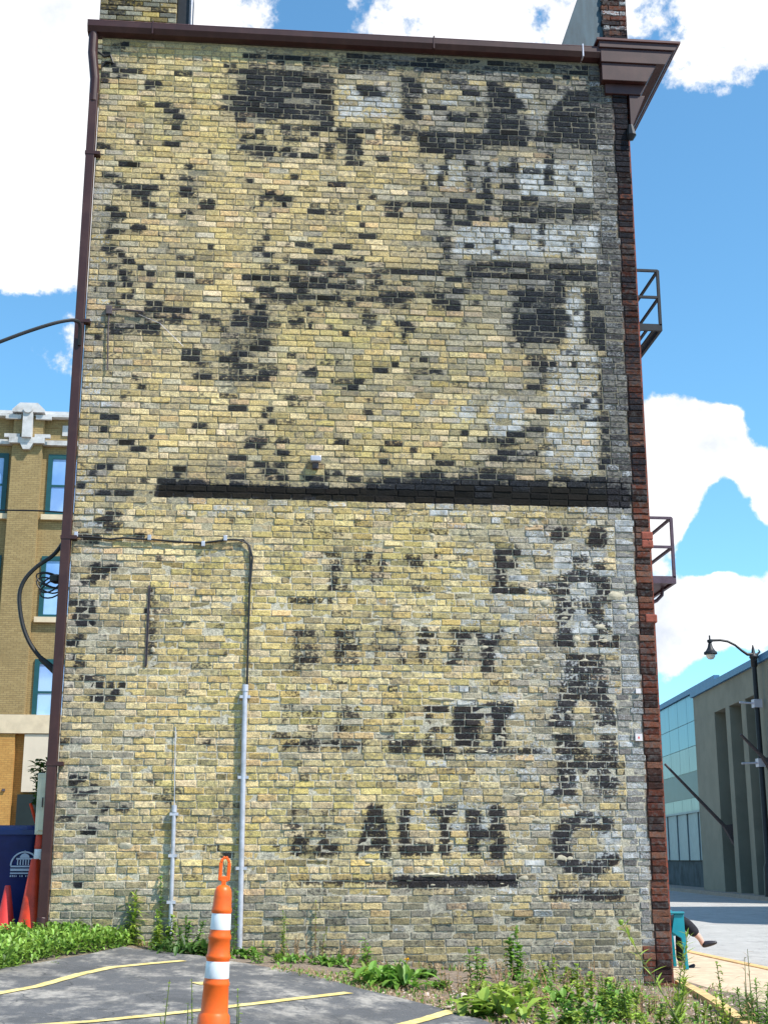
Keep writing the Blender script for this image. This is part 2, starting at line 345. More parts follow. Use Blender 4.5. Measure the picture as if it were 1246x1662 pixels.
# ------------------------------------------------------------ ground
def lerp(a, b, t): return a+(b-a)*t
def clamp(v, a=0., b=1.): return max(a, min(b, v))
def ground(x, y):
    a = clamp(.5-.0815*x, -.02, .5)
    b = lerp(.22, 0., clamp((x-2)/4.5))
    if y > 0: z = lerp(a, -.2, clamp((y-6)/14)) if x < 3 else lerp(a, -.2, clamp((y-30)/30))
    elif y > -6: z = lerp(a, b, -y/6)
    else: z = lerp(b, -.34, clamp((-6-y)/8))
    if y < 0: z += .03*math.sin(x*1.3+.6)*math.sin(y*.8)*clamp(-y)
    return z
def on_ground(px, py, dz=0.):
    d = ray(px, py); dx, dy, dz_ = map(float, d); cx, cy, cz = map(float, CAM); t = 6.
    while t < 90:
        if cz+t*dz_ < ground(cx+t*dx, cy+t*dy)+dz: break
        t += .05
    lo, hi = t-.05, t
    for _ in range(8):
        m = (lo+hi)/2
        if cz+m*dz_ < ground(cx+m*dx, cy+m*dy)+dz: hi = m
        else: lo = m
    return CAM+hi*d
def sheet(name, xs, ys, zf, material, hole=None, kind='structure'):
    mb = MB(); nx = len(xs)
    vs = [(x, y, zf(x, y)) for y in ys for x in xs]
    fs = [(j*nx+i, j*nx+i+1, (j+1)*nx+i+1, (j+1)*nx+i) for j in range(len(ys)-1) for i in range(nx-1)]
    mb.add(vs, fs); o = mb.build(name, material, smooth=True); tag(o, kind=kind); return o
def axis(a, b, lo, hi, step):
    v = list(np.arange(lo, hi+1e-6, step)); g = step; x = lo
    while x > a: g *= 1.5; x -= g; v.insert(0, max(x, a))
    g = step; x = hi
    while x < b: g *= 1.5; x += g; v.append(min(x, b))
    return v
def base_z(x, y):
    z = ground(x, y)
    if x > 6.9: z = lerp(z, -.32, clamp((x-6.9)/.6))
    return z - .012*0
def rough_soil(x, y):
    if -9 < y < 0 and -.5 < x < 9.: return base_z(x, y)+.02*math.sin(7.1*x+3*y)*math.sin(5.3*y-2*x)-.0
    return base_z(x, y)
sheet('ground', axis(-900, 900, -8, 11, .25), axis(-200, 1500, -15, 10, .25), rough_soil, M['soil'])

EDGE = [on_ground(*p) for p in ((0, 1578), (200, 1541), (330, 1556), (480, 1582), (600, 1614), (700, 1638), (785, 1662))]
ex = [-16., -3.] + [p[0] for p in EDGE] + [EDGE[-1][0]+.5, EDGE[-1][0]+.9]; ey = [EDGE[0][1]-2., EDGE[0][1]-.5] + [p[1] for p in EDGE] + [EDGE[-1][1]-3, -16.]
mb = MB(); xs = list(np.arange(-16, ex[-1]-.05, .12)); ny = 60; rnd = random.Random(3)
for x in xs:
    yt = float(np.interp(x, ex, ey)) + rnd.uniform(-.03, .03)
    for j in range(ny):
        y = lerp(yt, -16.2, (j/(ny-1))**1.5); mb.v.append((x, y, max(ground(x, y), base_z(x, y))+.03 - (.028 if j == 0 else 0)))
for i in range(len(xs)-1):
    for j in range(ny-1): mb.f.append((i*ny+j, i*ny+j+1, (i+1)*ny+j+1, (i+1)*ny+j)); mb.mi.append(0)
tag(mb.build('parking_lot', M['asphalt'], smooth=True), kind='structure')
def stripe(name, pxs, w):
    pts = [on_ground(px, py, .03) for px, py in pxs]; mb = MB(); P = []
    for a, b in zip(pts[:-1], pts[1:]):
        for k in range(10): P.append(a+(b-a)*k/10)
    P.append(pts[-1]); rn = random.Random(7)
    for i, p in enumerate(P):
        d = P[min(i+1, len(P)-1)]-P[max(i-1, 0)]; d = d[:2]/np.linalg.norm(d[:2]); n = np.array([-d[1], d[0]])*w/2*rn.uniform(.9, 1.08)
        for k in (-1, 1):
            q = p[:2]+k*n; mb.v.append((q[0], q[1], ground(q[0], q[1])+.036))
    mb.f = [(2*i, 2*i+1, 2*i+3, 2*i+2) for i in range(len(P)-1)]; mb.mi = [0]*len(mb.f)
    o = mb.build(name, M['line']); return tag(o, kind='structure')
stripe('stall_line', [(-30, 1619), (60, 1602), (130, 1582), (180, 1571), (240, 1565), (298, 1560)], .09)
stripe('stall_line', [(40, 1667), (150, 1659), (260, 1648), (380, 1634), (470, 1623), (566, 1612)], .09)
stripe('stall_line', [(640, 1668), (690, 1655), (736, 1641)], .10)
stripe('stall_line', [(322, 1595), (338, 1599)], .14)

# pavement, kerb and street on the right
RX0, RX1 = 8.35, 20.5
def far_x(y): return 22.06+(y-38.78)*.088
mb = MB(); ysr = [-16, 0, 10, 20, 40, 60, 90, 160]
for y in ysr: mb.v += [(RX0+.02, y, -.17), (far_x(y)-1.6, y, -.17)]
mb.f = [(2*i, 2*i+1, 2*i+3, 2*i+2) for i in range(len(ysr)-1)]; mb.mi = [0]*len(mb.f)
tag(mb.build('street', M['street']), kind='structure')
mb = MB()
for y0, y1 in zip(ysr[:-1], ysr[1:]):
    mb.prism([(far_x(y0)-1.62, y0, -.3), (far_x(y0)+.5, y0, -.3), (far_x(y1)+.5, y1, -.3), (far_x(y1)-1.62, y1, -.3)], (0, 0, .28))
tag(mb.build('far_pavement', M['greykerb']), kind='structure')
pv = bpy.data.objects.new('pavement', None); put(pv, None, (7.4, 0, 0)); tag(pv, kind='structure')
yy = -2.9
while yy < 40:
    ln = 1.52; mb = MB().box(6.45, 8.2, yy+.006, yy+ln-.006, -.2, -.022+random.Random(int(yy*10)).uniform(-.003, .003)); mb.build('paving_slab', M['concrete'], pv, bevel=.01); yy += ln
k = -3.0
while k < 40:
    MB().box(8.206, 8.36, k+.004, k+2.4-.004, -.3, -.012).build('kerb_stone', M['kerb'], pv, bevel=.02); k += 2.4
# low yellowed edging that runs from the corner toward the lot
ed = [on_ground(*p) for p in ((1102, 1600), (1135, 1618), (1165, 1637), (1200, 1662), (1250, 1700))]
mb = MB()
for a, b in zip(ed[:-1], ed[1:]): mb.bar((a[0], a[1], ground(a[0], a[1])+.01), (b[0], b[1], ground(b[0], b[1])+.01), .10, .09)
tag(mb.build('edging_kerb', M['kerb']), kind='structure')

# ------------------------------------------------------------ the painted-over wall: where old paint survives, plus a painted strip shadow (photo pixels -> wall)
GW, GH = 624, 832
Dk = np.zeros((GH, GW)); Wh = np.zeros((GH, GW)); Mo = np.zeros((GH, GW)); Gr = np.zeros((GH, GW)); Yl = np.zeros((GH, GW))
YY, XX = np.mgrid[0:GH, 0:GW]*2.+1.
class Crop:
    def __init__(s, ox, oy, sc): s.o = (ox, oy, sc)
    def p(s, x, y): return s.o[0]+x/s.o[2], s.o[1]+y/s.o[2]
    def rect(s, A, x0, x1, y0, y1, v):
        (a, b), (c, d) = s.p(x0, y0), s.p(x1, y1)
        m = (XX >= a) & (XX <= c) & (YY >= b) & (YY <= d); A[m] = np.maximum(A[m], v)
    def runs(s, lst):                       # (x0, x1, y, strength): single courses of blackened bricks
        for r in lst:
            x0, x1, y = r[:3]; v = r[3] if len(r) > 3 else .85; h = (4.0 if s.o[1]+y/s.o[2] < 830 else 5.2)*s.o[2]
            s.rect(Dk, x0, x1, y-h, y+h, v)
    def poly(s, A, pts, v):
        q = [s.p(*t) for t in pts]; m = np.zeros_like(A, bool); n = len(q)
        for i in range(n):
            (x1, y1), (x2, y2) = q[i], q[(i+1) % n]
            c = ((y1 > YY) != (y2 > YY)) & (XX < (x2-x1)*(YY-y1)/((y2-y1) or 1e-9)+x1); m ^= c
        A[m] = np.maximum(A[m], v)
    def ring(s, A, cx, cy, rx, ry, ix, iy, v, lo=-9, hi=9):
        (a, b) = s.p(cx, cy); k = s.o[2]
        u, w = (XX-a)*k, (YY-b)*k
        m = ((u/rx)**2+(w/ry)**2 < 1)
        if ix: m &= ((u/ix)**2+(w/iy)**2 > 1)
        ang = np.arctan2(w, u); m &= (ang >= lo) & (ang <= hi); A[m] = np.maximum(A[m], v)
full = Crop(0, 0, 1.)
cA = Crop(360, 60, 1.78)
cA.rect(Dk, 40, 270, 95, 240, .62); cA.rect(Dk, 255, 325, 95, 275, .92); cA.rect(Dk, 355, 410, 290, 365, .9)
cA.rect(Dk, 330, 1110, 48, 104, .62); cA.rect(Dk, 560, 1110, 50, 96, .72); cA.rect(Dk, 160, 520, 30, 70, .46)
cA.runs([(170, 215, 265), (220, 325, 268, .9), (330, 445, 275, .9), (330, 410, 292), (295, 325, 308), (295, 325, 325), (300, 325, 342), (50, 130, 293, .6), (50, 155, 325, .7),
  (165, 215, 330, .7), (75, 125, 373, .7), (105, 155, 460), (160, 205, 465, .9), (160, 185, 480), (500, 565, 268, .8), (650, 740, 230, .85), (720, 760, 190, .75), (565, 890, 290, .9),
  (570, 880, 308, .9), (565, 720, 325, .85), (900, 1120, 300, .9), (900, 1130, 320, .65), (440, 485, 345), (568, 590, 368), (572, 590, 425), (575, 590, 436), (640, 662, 350), (632, 655, 370), (628, 650, 388), (620, 640, 405),
  (620, 640, 422), (475, 520, 513, .95), (460, 515, 490, .95), (540, 775, 485, .9), (700, 775, 500, .85), (700, 770, 525, .85), (640, 665, 505), (640, 665, 522), (640, 665, 540), (620, 665, 585), (630, 665, 605, .95),
  (635, 665, 640, .95), (700, 725, 608, 1), (785, 802, 595, 1), (785, 802, 612, 1), (205, 290, 653, 1), (60, 140, 693, .95), (330, 380, 675, .95), (430, 640, 680, .8), (705, 1150, 665, .85), (705, 1150, 690, .88), (300, 410, 720, .95), (230, 310, 755, .95),
  (170, 220, 745, .9), (330, 400, 745, .6), (180, 410, 648, .7), (190, 330, 700, .8), (160, 400, 715, .75), (430, 560, 715, .6), (440, 560, 750, .7), (590, 690, 740, .75), (640, 690, 775, .95), (600, 640, 775, .7), (100, 140, 803, .9), (190, 240, 825, .9), (690, 710, 825), (380, 450, 820, .7), (100, 130, 825, .9)])
cA.rect(Wh, 330, 520, 130, 240, .5); cA.runs([(385, 455, 147, .95), (400, 455, 162, .95)]); cA.rect(Dk, 512, 580, 110, 240, .76)
cA.poly(Dk, [(765, 135), (815, 145), (880, 200), (888, 285), (768, 292)], .86); cA.poly(Dk, [(1005, 160), (1130, 150), (1132, 290), (945, 287), (935, 240), (960, 200)], .88)
cA.poly(Dk, [(870, 118), (985, 118), (920, 190)], .6); cA.poly(Wh, [(810, 130), (870, 130), (930, 200), (990, 150), (1010, 165), (945, 215), (935, 280), (890, 280), (880, 195)], .42); cA.rect(Wh, 580, 760, 110, 200, .33)
cA.rect(Dk, 705, 726, 360, 445, .7); cA.rect(Dk, 752, 776, 360, 450, .86); cA.runs([(800, 855, 380, .9), (800, 855, 430)]); cA.rect(Dk, 833, 857, 345, 438, .8); cA.rect(Dk, 930, 956, 330, 430, .84)
cA.rect(Dk, 993, 1020, 368, 432, .74); cA.rect(Dk, 1090, 1142, 340, 470, .78); cA.rect(Wh, 860, 1092, 360, 470, .6); cA.rect(Wh, 590, 860, 345, 450, .36); cA.rect(Dk, 805, 1140, 476, 532, .66)
cA.rect(Wh, 668, 1092, 538, 640, .56); cA.rect(Dk, 828, 846, 545, 620, .6); cA.rect(Dk, 914, 932, 545, 612, .82); cA.rect(Dk, 1000, 1022, 580, 632, .84); cA.runs([(1018, 1042, 622, .9)]); cA.rect(Dk, 1094, 1146, 536, 700, .84)
cA.rect(Dk, 840, 990, 730, 860, .82); cA.rect(Wh, 988, 1045, 725, 860, .6); cA.rect(Dk, 1045, 1152, 725, 860, .8); cA.poly(Dk, [(935, 705), (985, 715), (990, 770), (940, 770)], .9)
cA.rect(Gr, 560, 1150, 40, 860, .85); cA.rect(Gr, 330, 600, 40, 240, .8); cA.rect(Dk, 560, 1150, 90, 860, .12)
L1 = Crop(100, 0, 3.115)
L1.runs([(190, 240, 175), (245, 330, 238, .6), (185, 250, 265), (180, 280, 325), (255, 310, 355, 1), (320, 420, 368), (418, 512, 430, .85), (470, 560, 522), (510, 600, 555), (515, 545, 612, 1), (560, 625, 590), (550, 670, 620, .7), (255, 310, 598, .7), (160, 255, 740, .85),
  (285, 330, 745), (370, 405, 718), (320, 390, 833, 1), (200, 295, 888), (260, 335, 920), (300, 390, 953, 1), (390, 490, 962, 1), (595, 680, 968, 1), (490, 525, 900), (590, 680, 908, .6), (510, 610, 730, .6), (820, 900, 338), (915, 1000, 288), (1010, 1095, 290, .7), (1105, 1246, 300, .8), (830, 1246, 368, .8),
  (880, 1246, 403, .9), (900, 1246, 435, .8), (890, 1246, 465, .85), (810, 1180, 492, .95), (850, 1190, 522, .95), (810, 1190, 548, .85), (990, 1246, 590, .8), (1100, 1246, 655, .9), (900, 1040, 700, .75), (1110, 1246, 710, .8), (985, 1030, 733), (900, 1080, 755, .9), (1100, 1190, 768, 1), (950, 1080, 787, .8), (945, 1030, 840, .8)])
L2 = Crop(100, 300, 3.115)
L2.runs([(310, 490, 20, .9), (590, 675, 35, 1), (350, 440, 52, 1), (400, 480, 85, .8), (690, 780, 100, 1), (255, 340, 45, .6), (225, 280, 132, 1), (240, 330, 165, .95), (230, 280, 195, .8), (590, 670, 152, 1), (235, 330, 228, 1.05), (340, 435, 230, 1.05), (215, 255, 255), (200, 280, 310, .95), (220, 325, 345, 1), (305, 375, 380, 1),
  (225, 320, 408, 1), (370, 420, 410), (290, 370, 440), (430, 475, 450, 1), (580, 670, 455, 1), (300, 340, 470, 1), (210, 270, 502), (320, 370, 505, 1), (425, 470, 508), (300, 365, 570, 1), (240, 305, 600, .9), (425, 520, 605), (985, 1020, 628, 1), (310, 650, 635, .85), (490, 615, 672, .85), (690, 820, 682, .9), (245, 500, 730, .88), (330, 410, 660, .7),
  (960, 1025, 690, 1), (975, 1055, 660, 1), (1150, 1230, 697, 1), (615, 700, 862, 1), (670, 750, 895, 1), (865, 950, 908, .85), (665, 760, 960, .9), (815, 905, 935, .85), (1000, 1070, 55), (1095, 1170, 62, .95), (1085, 1125, 92, 1), (945, 975, 110, 1), (1035, 1075, 150), (1010, 1075, 358, 1), (1120, 1246, 390, .8), (910, 1066, 470, .9), (985, 1075, 535, .85), (1065, 1120, 512),
  (1190, 1246, 545, 1), (1070, 1246, 570, .8), (925, 975, 593, 1), (840, 870, 590), (795, 1060, 715, .7), (1170, 1246, 425, .8), (1140, 1246, 485, .8)])
L2.rect(Dk, 800, 1100, 735, 990, .4); L2.rect(Dk, 950, 1060, 180, 330, .36); L2.rect(Dk, 245, 500, 640, 740, .5); L2.rect(Dk, 590, 700, 200, 290, .3)
L3 = Crop(100, 600, 3.115)
L3.runs([(285, 340, 138, .85), (350, 390, 42, .8), (195, 255, 298, .9), (280, 370, 368, 1), (350, 430, 403, 1), (440, 470, 340, .9), (655, 745, 285, .85), (665, 760, 25, .85), (815, 910, 5), (970, 1060, 38, .8), (1000, 1080, 200, .8), (1005, 1050, 230), (985, 1030, 297, .9), (915, 1000, 390, .9), (920, 1050, 362, .85), (1075, 1155, 366, .9), (170, 270, 497, .85),
  (565, 635, 500, 1), (575, 600, 528, 1), (140, 180, 530, .85), (840, 880, 515, .8), (850, 935, 545, .9), (980, 1055, 488), (1075, 1140, 488), (1005, 1100, 520, .9), (385, 440, 568, 1), (170, 255, 628, 1), (270, 370, 632, 1), (215, 310, 732, 1), (160, 260, 765, .95), (215, 300, 798, .75), (60, 150, 830, .75), (105, 200, 858, .85), (360, 430, 838, .75), (430, 480, 632, .65)])
cD = Crop(380, 480, 3.665)
cD.runs([(225, 290, 10, .9), (300, 405, 15), (425, 530, 18, 1), (545, 640, 25, .85), (665, 770, 35, .75), (820, 1020, 8, .8), (890, 1000, 38), (70, 120, 40, 1), (130, 180, 80, 1), (400, 475, 90, 1), (325, 390, 88, .8), (120, 215, 118, 1), (0, 90, 118, .8), (105, 180, 153, 1), (215, 290, 160), (320, 420, 160, 1), (440, 470, 168), (760, 855, 110, .75), (700, 800, 148, .7), (720, 850, 183, .8),
  (640, 690, 218), (990, 1030, 230, 1), (955, 1045, 158, .8), (1000, 1080, 190, .85), (105, 215, 268, .9), (0, 155, 300, .85), (0, 95, 335, .75), (0, 95, 408, .95), (0, 40, 447, .9), (115, 220, 487, .85), (505, 640, 390, .62), (930, 985, 410, .85), (405, 500, 457, .7), (580, 690, 500, .9), (700, 790, 508, .9), (640, 740, 543, .95), (290, 460, 600, .6), (765, 860, 620, .75), (155, 240, 675, .8),
  (165, 205, 712, .95), (205, 250, 750, .6), (60, 210, 870, .85), (235, 335, 870, .85), (50, 150, 900, .95), (595, 700, 880, .9), (865, 930, 930, .9), (1040, 1085, 930, .9), (1160, 1195, 935, .9), (225, 340, 942, .6), (600, 680, 957, .7), (380, 600, 990, .6), (125, 220, 1012, .95), (240, 310, 1015, .75), (870, 935, 1000, .7), (160, 270, 1050, .85), (525, 635, 1068, .85), (1140, 1240, 1047, .85),
  (1100, 1246, 1085, .8), (0, 70, 1085, .95), (265, 320, 1090, .95), (420, 560, 1095, .9), (670, 750, 1105, 1), (770, 1000, 1110, .8), (205, 215, 1095, 1), (1000, 1246, 450, .6), (980, 1100, 487, .7), (820, 920, 445, .75)])
cD.rect(Dk, 0, 220, 180, 320, .5)
cC = Crop(380, 480, 1.832)
cC.rect(Dk, 835, 985, 20, 138, .82); cC.rect(Dk, 1042, 1158, 0, 140, .82); cC.rect(Wh, 985, 1036, 0, 165, .58); cC.rect(Dk, 862, 935, 180, 285, .68); cC.rect(Dk, 1085, 1168, 150, 545, .74)
cC.rect(Wh, 925, 1088, 160, 545, .5); cC.rect(Dk, 1000, 1085, 190, 215, .6); cC.rect(Dk, 985, 1060, 310, 345, .55); cC.rect(Dk, 1005, 1085, 365, 377, .85); cC.ring(Wh, 805, 360, 64, 64, 0, 0, .56); cC.rect(Wh, 640, 720, 298, 400, .42)
cC.rect(Wh, 525, 600, 305, 332, .4); cC.runs([(750, 910, 472, .8), (750, 910, 492, .75), (720, 900, 437, .7), (865, 940, 402, .75), (660, 860, 515, .5), (870, 930, 205, .9), (870, 920, 270, .9), (830, 910, 75, .9), (835, 900, 130, .9)]); cC.rect(Gr, 620, 1170, 0, 545, .6); cC.rect(Gr, 200, 700, 120, 420, .35)
cC.rect(Dk, 720, 860, 520, 545, .55)
full.poly(Dk, [(400, 70), (990, 105), (1000, 160), (800, 140), (640, 120), (400, 120)], .38); full.poly(Dk, [(430, 420), (640, 425), (1000, 430), (1010, 480), (760, 490), (560, 510), (400, 500)], .34)
full.poly(Dk, [(960, 150), (1004, 150), (1022, 780), (975, 780)], .5); full.poly(Dk, [(150, 490), (420, 505), (440, 600), (330, 620), (250, 560), (150, 550)], .26); full.poly(Dk, [(620, 200), (1000, 205), (1000, 235), (620, 230)], .34); full.poly(Dk, [(640, 320), (1000, 325), (1000, 350), (640, 345)], .34); full.poly(Dk, [(250, 740), (1020, 745), (1020, 785), (250, 780)], .26)
# the painted band between the two signs
full.poly(Dk, [(256, 781), (330, 783), (430, 786), (560, 790), (655, 782), (730, 776), (1022, 779), (1024, 826), (900, 822), (700, 817), (480, 808), (256, 804)], .92)
full.poly(Dk, [(256, 784), (560, 795), (1022, 795), (1024, 824), (700, 815), (480, 806), (256, 802)], 1.5)
full.poly(Mo, [(256, 783), (560, 790), (730, 779), (1022, 780), (1024, 827), (700, 818), (480, 809), (256, 805)], 1.2)
full.rect(Wh, 290, 1030, 812, 838, .34); full.rect(Gr, 820, 1050, 830, 1500, .3)
# lower sign
cB = Crop(430, 820, 1.917)
cB.runs([(165, 235, 150, .66), (205, 240, 170, .6), (205, 240, 190, .7), (205, 240, 210, .6), (205, 235, 232, .7), (275, 340, 172, .65), (310, 335, 150, .85), (350, 385, 178, .7), (355, 385, 195, .7), (435, 495, 172, .6), (450, 495, 190, .6), (525, 540, 155, .95), (570, 590, 178, .75), (195, 225, 253, .95), (240, 258, 253, 1.05), (70, 215, 297, .6),
  (715, 795, 143, .95), (715, 785, 183, 1.05), (705, 805, 263, 1.05), (85, 155, 400, .68), (85, 120, 385, .5), (80, 165, 470, .62), (85, 160, 452, .55), (60, 120, 510, .55), (110, 160, 480, .5), (495, 545, 402, .6), (575, 640, 395, .72), (575, 640, 410, .6), (565, 595, 487, .95), (570, 600, 440, .6), (495, 570, 635, .9), (490, 590, 770, .85), (600, 850, 768, .66), (55, 310, 745, .78), (380, 470, 742, .78), (55, 160, 722, .55), (215, 245, 697, .85), (235, 300, 635, .62), (225, 300, 650, .6), (205, 255, 555, .55),
  (40, 95, 630, .5), (60, 110, 590, .5), (390, 450, 762, .7), (500, 525, 655, .6), (500, 525, 690, .6), (85, 125, 1052, .85), (75, 125, 1080, .85), (100, 120, 1035, .7), (165, 235, 1060, .85), (150, 240, 1080, .75), (165, 235, 1012, .62), (60, 120, 990, .6), (320, 368, 945, .95), (315, 375, 968, .75), (305, 380, 988, .95), (300, 332, 1012, .85), (345, 385, 1012, .85), (290, 390, 1055, .95), (280, 318, 1078, .85), (358, 390, 1078, .95),
  (100, 400, 1172, .74), (20, 60, 1060, .7), (180, 250, 88, .5), (890, 1110, 1212, .95), (900, 940, 78, .6), (700, 800, 590, .4)])
cB.rect(Dk, 718, 746, 135, 270, .95); cB.rect(Dk, 215, 300, 378, 502, .5); cB.rect(Dk, 330, 356, 388, 492, .48); cB.rect(Dk, 366, 386, 385, 420, .4); cB.rect(Dk, 410, 436, 438, 492, .56); cB.rect(Dk, 480, 512, 380, 472, .7)
cB.poly(Dk, [(640, 388), (668, 388), (692, 420), (722, 388), (752, 388), (712, 440), (712, 522), (672, 522), (672, 440)], .84); cB.poly(Wh, [(690, 385), (745, 385), (700, 440), (675, 420)], .5)
cB.rect(Dk, 585, 672, 622, 752, .86); cB.rect(Dk, 590, 632, 640, 750, 1.02); cB.rect(Dk, 675, 772, 612, 655, .82); cB.rect(Dk, 708, 748, 650, 752, .92); cB.rect(Wh, 580, 780, 605, 660, .5); cB.rect(Wh, 600, 860, 755, 790, .42)
cB.rect(Dk, 414, 452, 938, 1086, .86); cB.rect(Dk, 425, 522, 1050, 1088, .98); cB.rect(Dk, 508, 602, 938, 968, .88); cB.rect(Dk, 540, 578, 965, 1092, .92); cB.rect(Dk, 624, 672, 942, 1092, .86); cB.rect(Dk, 702, 742, 938, 1096, .88); cB.rect(Dk, 624, 742, 1005, 1038, .82)
cB.rect(Wh, 410, 760, 930, 1010, .44); cB.rect(Dk, 400, 785, 1158, 1180, 1.25); cB.rect(Mo, 420, 775, 1158, 1180, 1.0); cB.rect(Wh, 400, 860, 1138, 1200, .4)
cB.rect(Dk, 890, 942, 78, 112, .92); cB.rect(Dk, 1004, 1062, 72, 132, .92); cB.rect(Wh, 900, 1060, 140, 200, .56); cB.rect(Dk, 1020, 1060, 175, 200, .84); cB.rect(Dk, 940, 1000, 150, 195, .5)
cB.ring(Wh, 985, 265, 100, 62, 0, 0, .5); cB.ring(Dk, 985, 265, 100, 62, 48, 26, .72); cB.rect(Dk, 1050, 1082, 245, 305, .95); cB.rect(Dk, 920, 948, 255, 300, .85); cB.rect(Wh, 905, 1090, 310, 440, .52); cB.rect(Dk, 905, 960, 310, 440, .7); cB.poly(Dk, [(985, 320), (1040, 320), (1115, 440), (1050, 440)], .64); cB.rect(Dk, 900, 955, 422, 440, .95); cB.rect(Dk, 1010, 1115, 405, 440, .78)
cB.poly(Wh, [(935, 462), (1048, 462), (1078, 602), (1122, 690), (1028, 690), (1005, 610), (965, 610), (955, 690), (876, 690), (910, 602)], .5); cB.poly(Dk, [(935, 462), (1048, 462), (1078, 602), (1100, 690), (1030, 690), (1005, 610), (965, 610), (955, 690), (876, 690), (910, 602)], .68)
cB.runs([(915, 1075, 600, .85), (880, 950, 672, .85), (945, 985, 545, .8)])
cB.poly(Wh, [(876, 712), (960, 712), (1035, 800), (1035, 716), (1095, 716), (1100, 912), (1050, 912), (965, 810), (965, 908), (880, 908), (905, 880), (905, 740)], .5); cB.poly(Dk, [(876, 712), (960, 712), (1035, 800), (1035, 716), (1095, 716), (1100, 912), (1050, 912), (965, 810), (965, 908), (880, 908), (905, 880), (905, 740)], .68)
cB.rect(Dk, 905, 965, 840, 908, .78)
cB.ring(Wh, 1000, 1055, 112, 100, 55, 58, .6); cB.ring(Dk, 1000, 1055, 112, 100, 55, 58, .68, .45, 3.2); cB.ring(Dk, 1000, 1055, 112, 100, 55, 58, .66, -3.2, -.55); cB.ring(Dk, 1000, 1055, 112, 100, 55, 58, .86, 1.0, 3.2); cB.ring(Dk, 1000, 1055, 112, 100, 55, 58, .84, -3.2, -2.4); cB.runs([(985, 1080, 990, .92), (1060, 1100, 1100, .95)]); cB.rect(Wh, 880, 1115, 1180, 1240, .4)
cB.runs([(820, 870, 660, .45), (770, 880, 770, .5), (830, 880, 880, .55), (1110, 1160, 835, .8), (430, 560, 1190, .5)])
def strokes(lst, v):
    for x0, x1, y0, y1 in lst: cB.rect(Dk, x0, x1, y0, y1, v)
strokes([(85, 112, 380, 502), (112, 160, 382, 402), (112, 160, 432, 450), (112, 165, 484, 504), (142, 168, 395, 440), (146, 172, 446, 495)], .45)
strokes([(215, 243, 378, 502), (243, 300, 378, 400), (243, 292, 430, 448), (243, 302, 482, 502)], .62)
strokes([(330, 356, 392, 502), (410, 436, 392, 502), (345, 422, 380, 400), (356, 410, 440, 458)], .5)
strokes([(466, 492, 380, 480), (520, 545, 380, 480), (478, 535, 480, 500)], .5); strokes([(562, 642, 384, 406), (590, 616, 406, 500)], .56)
strokes([(165, 240, 140, 160), (196, 226, 160, 262), (275, 300, 140, 262), (320, 342, 140, 262), (300, 320, 190, 210), (350, 372, 150, 250), (430, 455, 145, 255), (455, 498, 165, 188)], .44)
strokes([(45, 70, 620, 780), (130, 156, 620, 780), (70, 130, 640, 665), (215, 242, 622, 760), (242, 305, 622, 645), (242, 300, 686, 704), (242, 310, 738, 762), (380, 404, 640, 750), (448, 472, 640, 750), (395, 460, 735, 758), (395, 460, 628, 648)], .46)
strokes([(495, 522, 622, 780), (522, 575, 624, 648), (522, 565, 690, 708), (522, 590, 755, 782)], .62)
strokes([(78, 104, 940, 1092), (130, 152, 1000, 1092), (104, 130, 1040, 1062), (168, 194, 940, 1092), (194, 240, 942, 962), (194, 232, 1002, 1020), (194, 242, 1066, 1090)], .5)
for q in ([(322, 938), (366, 938), (392, 1092), (356, 1092), (350, 1060), (322, 1060), (314, 1092), (280, 1092)],): cB.poly(Dk, q, .7)
cB.rect(Dk, 690, 1150, 20, 1240, .17); cB.rect(Wh, 560, 1150, 20, 1240, .2); cB.rect(Gr, 600, 1180, 0, 1240, .42)
L4 = Crop(80, 880, 3.115)
L4.runs([(205, 250, 125, 1), (255, 355, 128, 1), (210, 300, 163, .9), (150, 245, 195, .85), (90, 190, 303, .75), (195, 245, 303, .75), (140, 245, 342, .95), (110, 210, 378, .72), (140, 235, 412, .95), (130, 185, 478, .62), (90, 150, 510, .85), (120, 185, 585, .6), (120, 185, 612, .6), (180, 280, 718, .9), (290, 330, 718), (355, 385, 718, 1), (200, 265, 785, 1.05), (270, 340, 780, .85), (475, 500, 348, 1), (160, 220, 680, .8), (320, 360, 752, .85),
  (590, 720, 415, .6), (830, 880, 440, .6), (540, 620, 355, .5)]); L4.rect(Dk, 495, 550, 225, 640, .52); L4.rect(Dk, 535, 580, 40, 115, .5)  # tall narrow block: shadow beside the iron strip, painted into the wall
L5 = Crop(60, 1180, 3.115)
L5.runs([(160, 255, 265, .95), (260, 325, 300, 1), (165, 205, 297), (205, 290, 335, .95), (180, 235, 335), (275, 305, 378, 1), (320, 365, 412, .95), (385, 475, 415, .75), (285, 310, 455, 1), (225, 305, 530, 1), (195, 230, 795, 1.05), (120, 200, 455, .55), (185, 205, 375, .8), (110, 190, 75, .6), (830, 900, 85, .6), (550, 620, 270, .6), (640, 690, 378, .6), (930, 1000, 645, .85), (830, 930, 605, .6), (1160, 1246, 45, .6)])
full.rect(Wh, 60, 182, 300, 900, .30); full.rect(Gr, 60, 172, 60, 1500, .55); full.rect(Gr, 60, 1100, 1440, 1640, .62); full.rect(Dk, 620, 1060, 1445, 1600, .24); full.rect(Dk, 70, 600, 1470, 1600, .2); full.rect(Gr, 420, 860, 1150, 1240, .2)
full.rect(Yl, 240, 800, 840, 1440, .8); full.rect(Yl, 170, 380, 60, 250, .5); full.rect(Yl, 430, 800, 480, 780, .45)
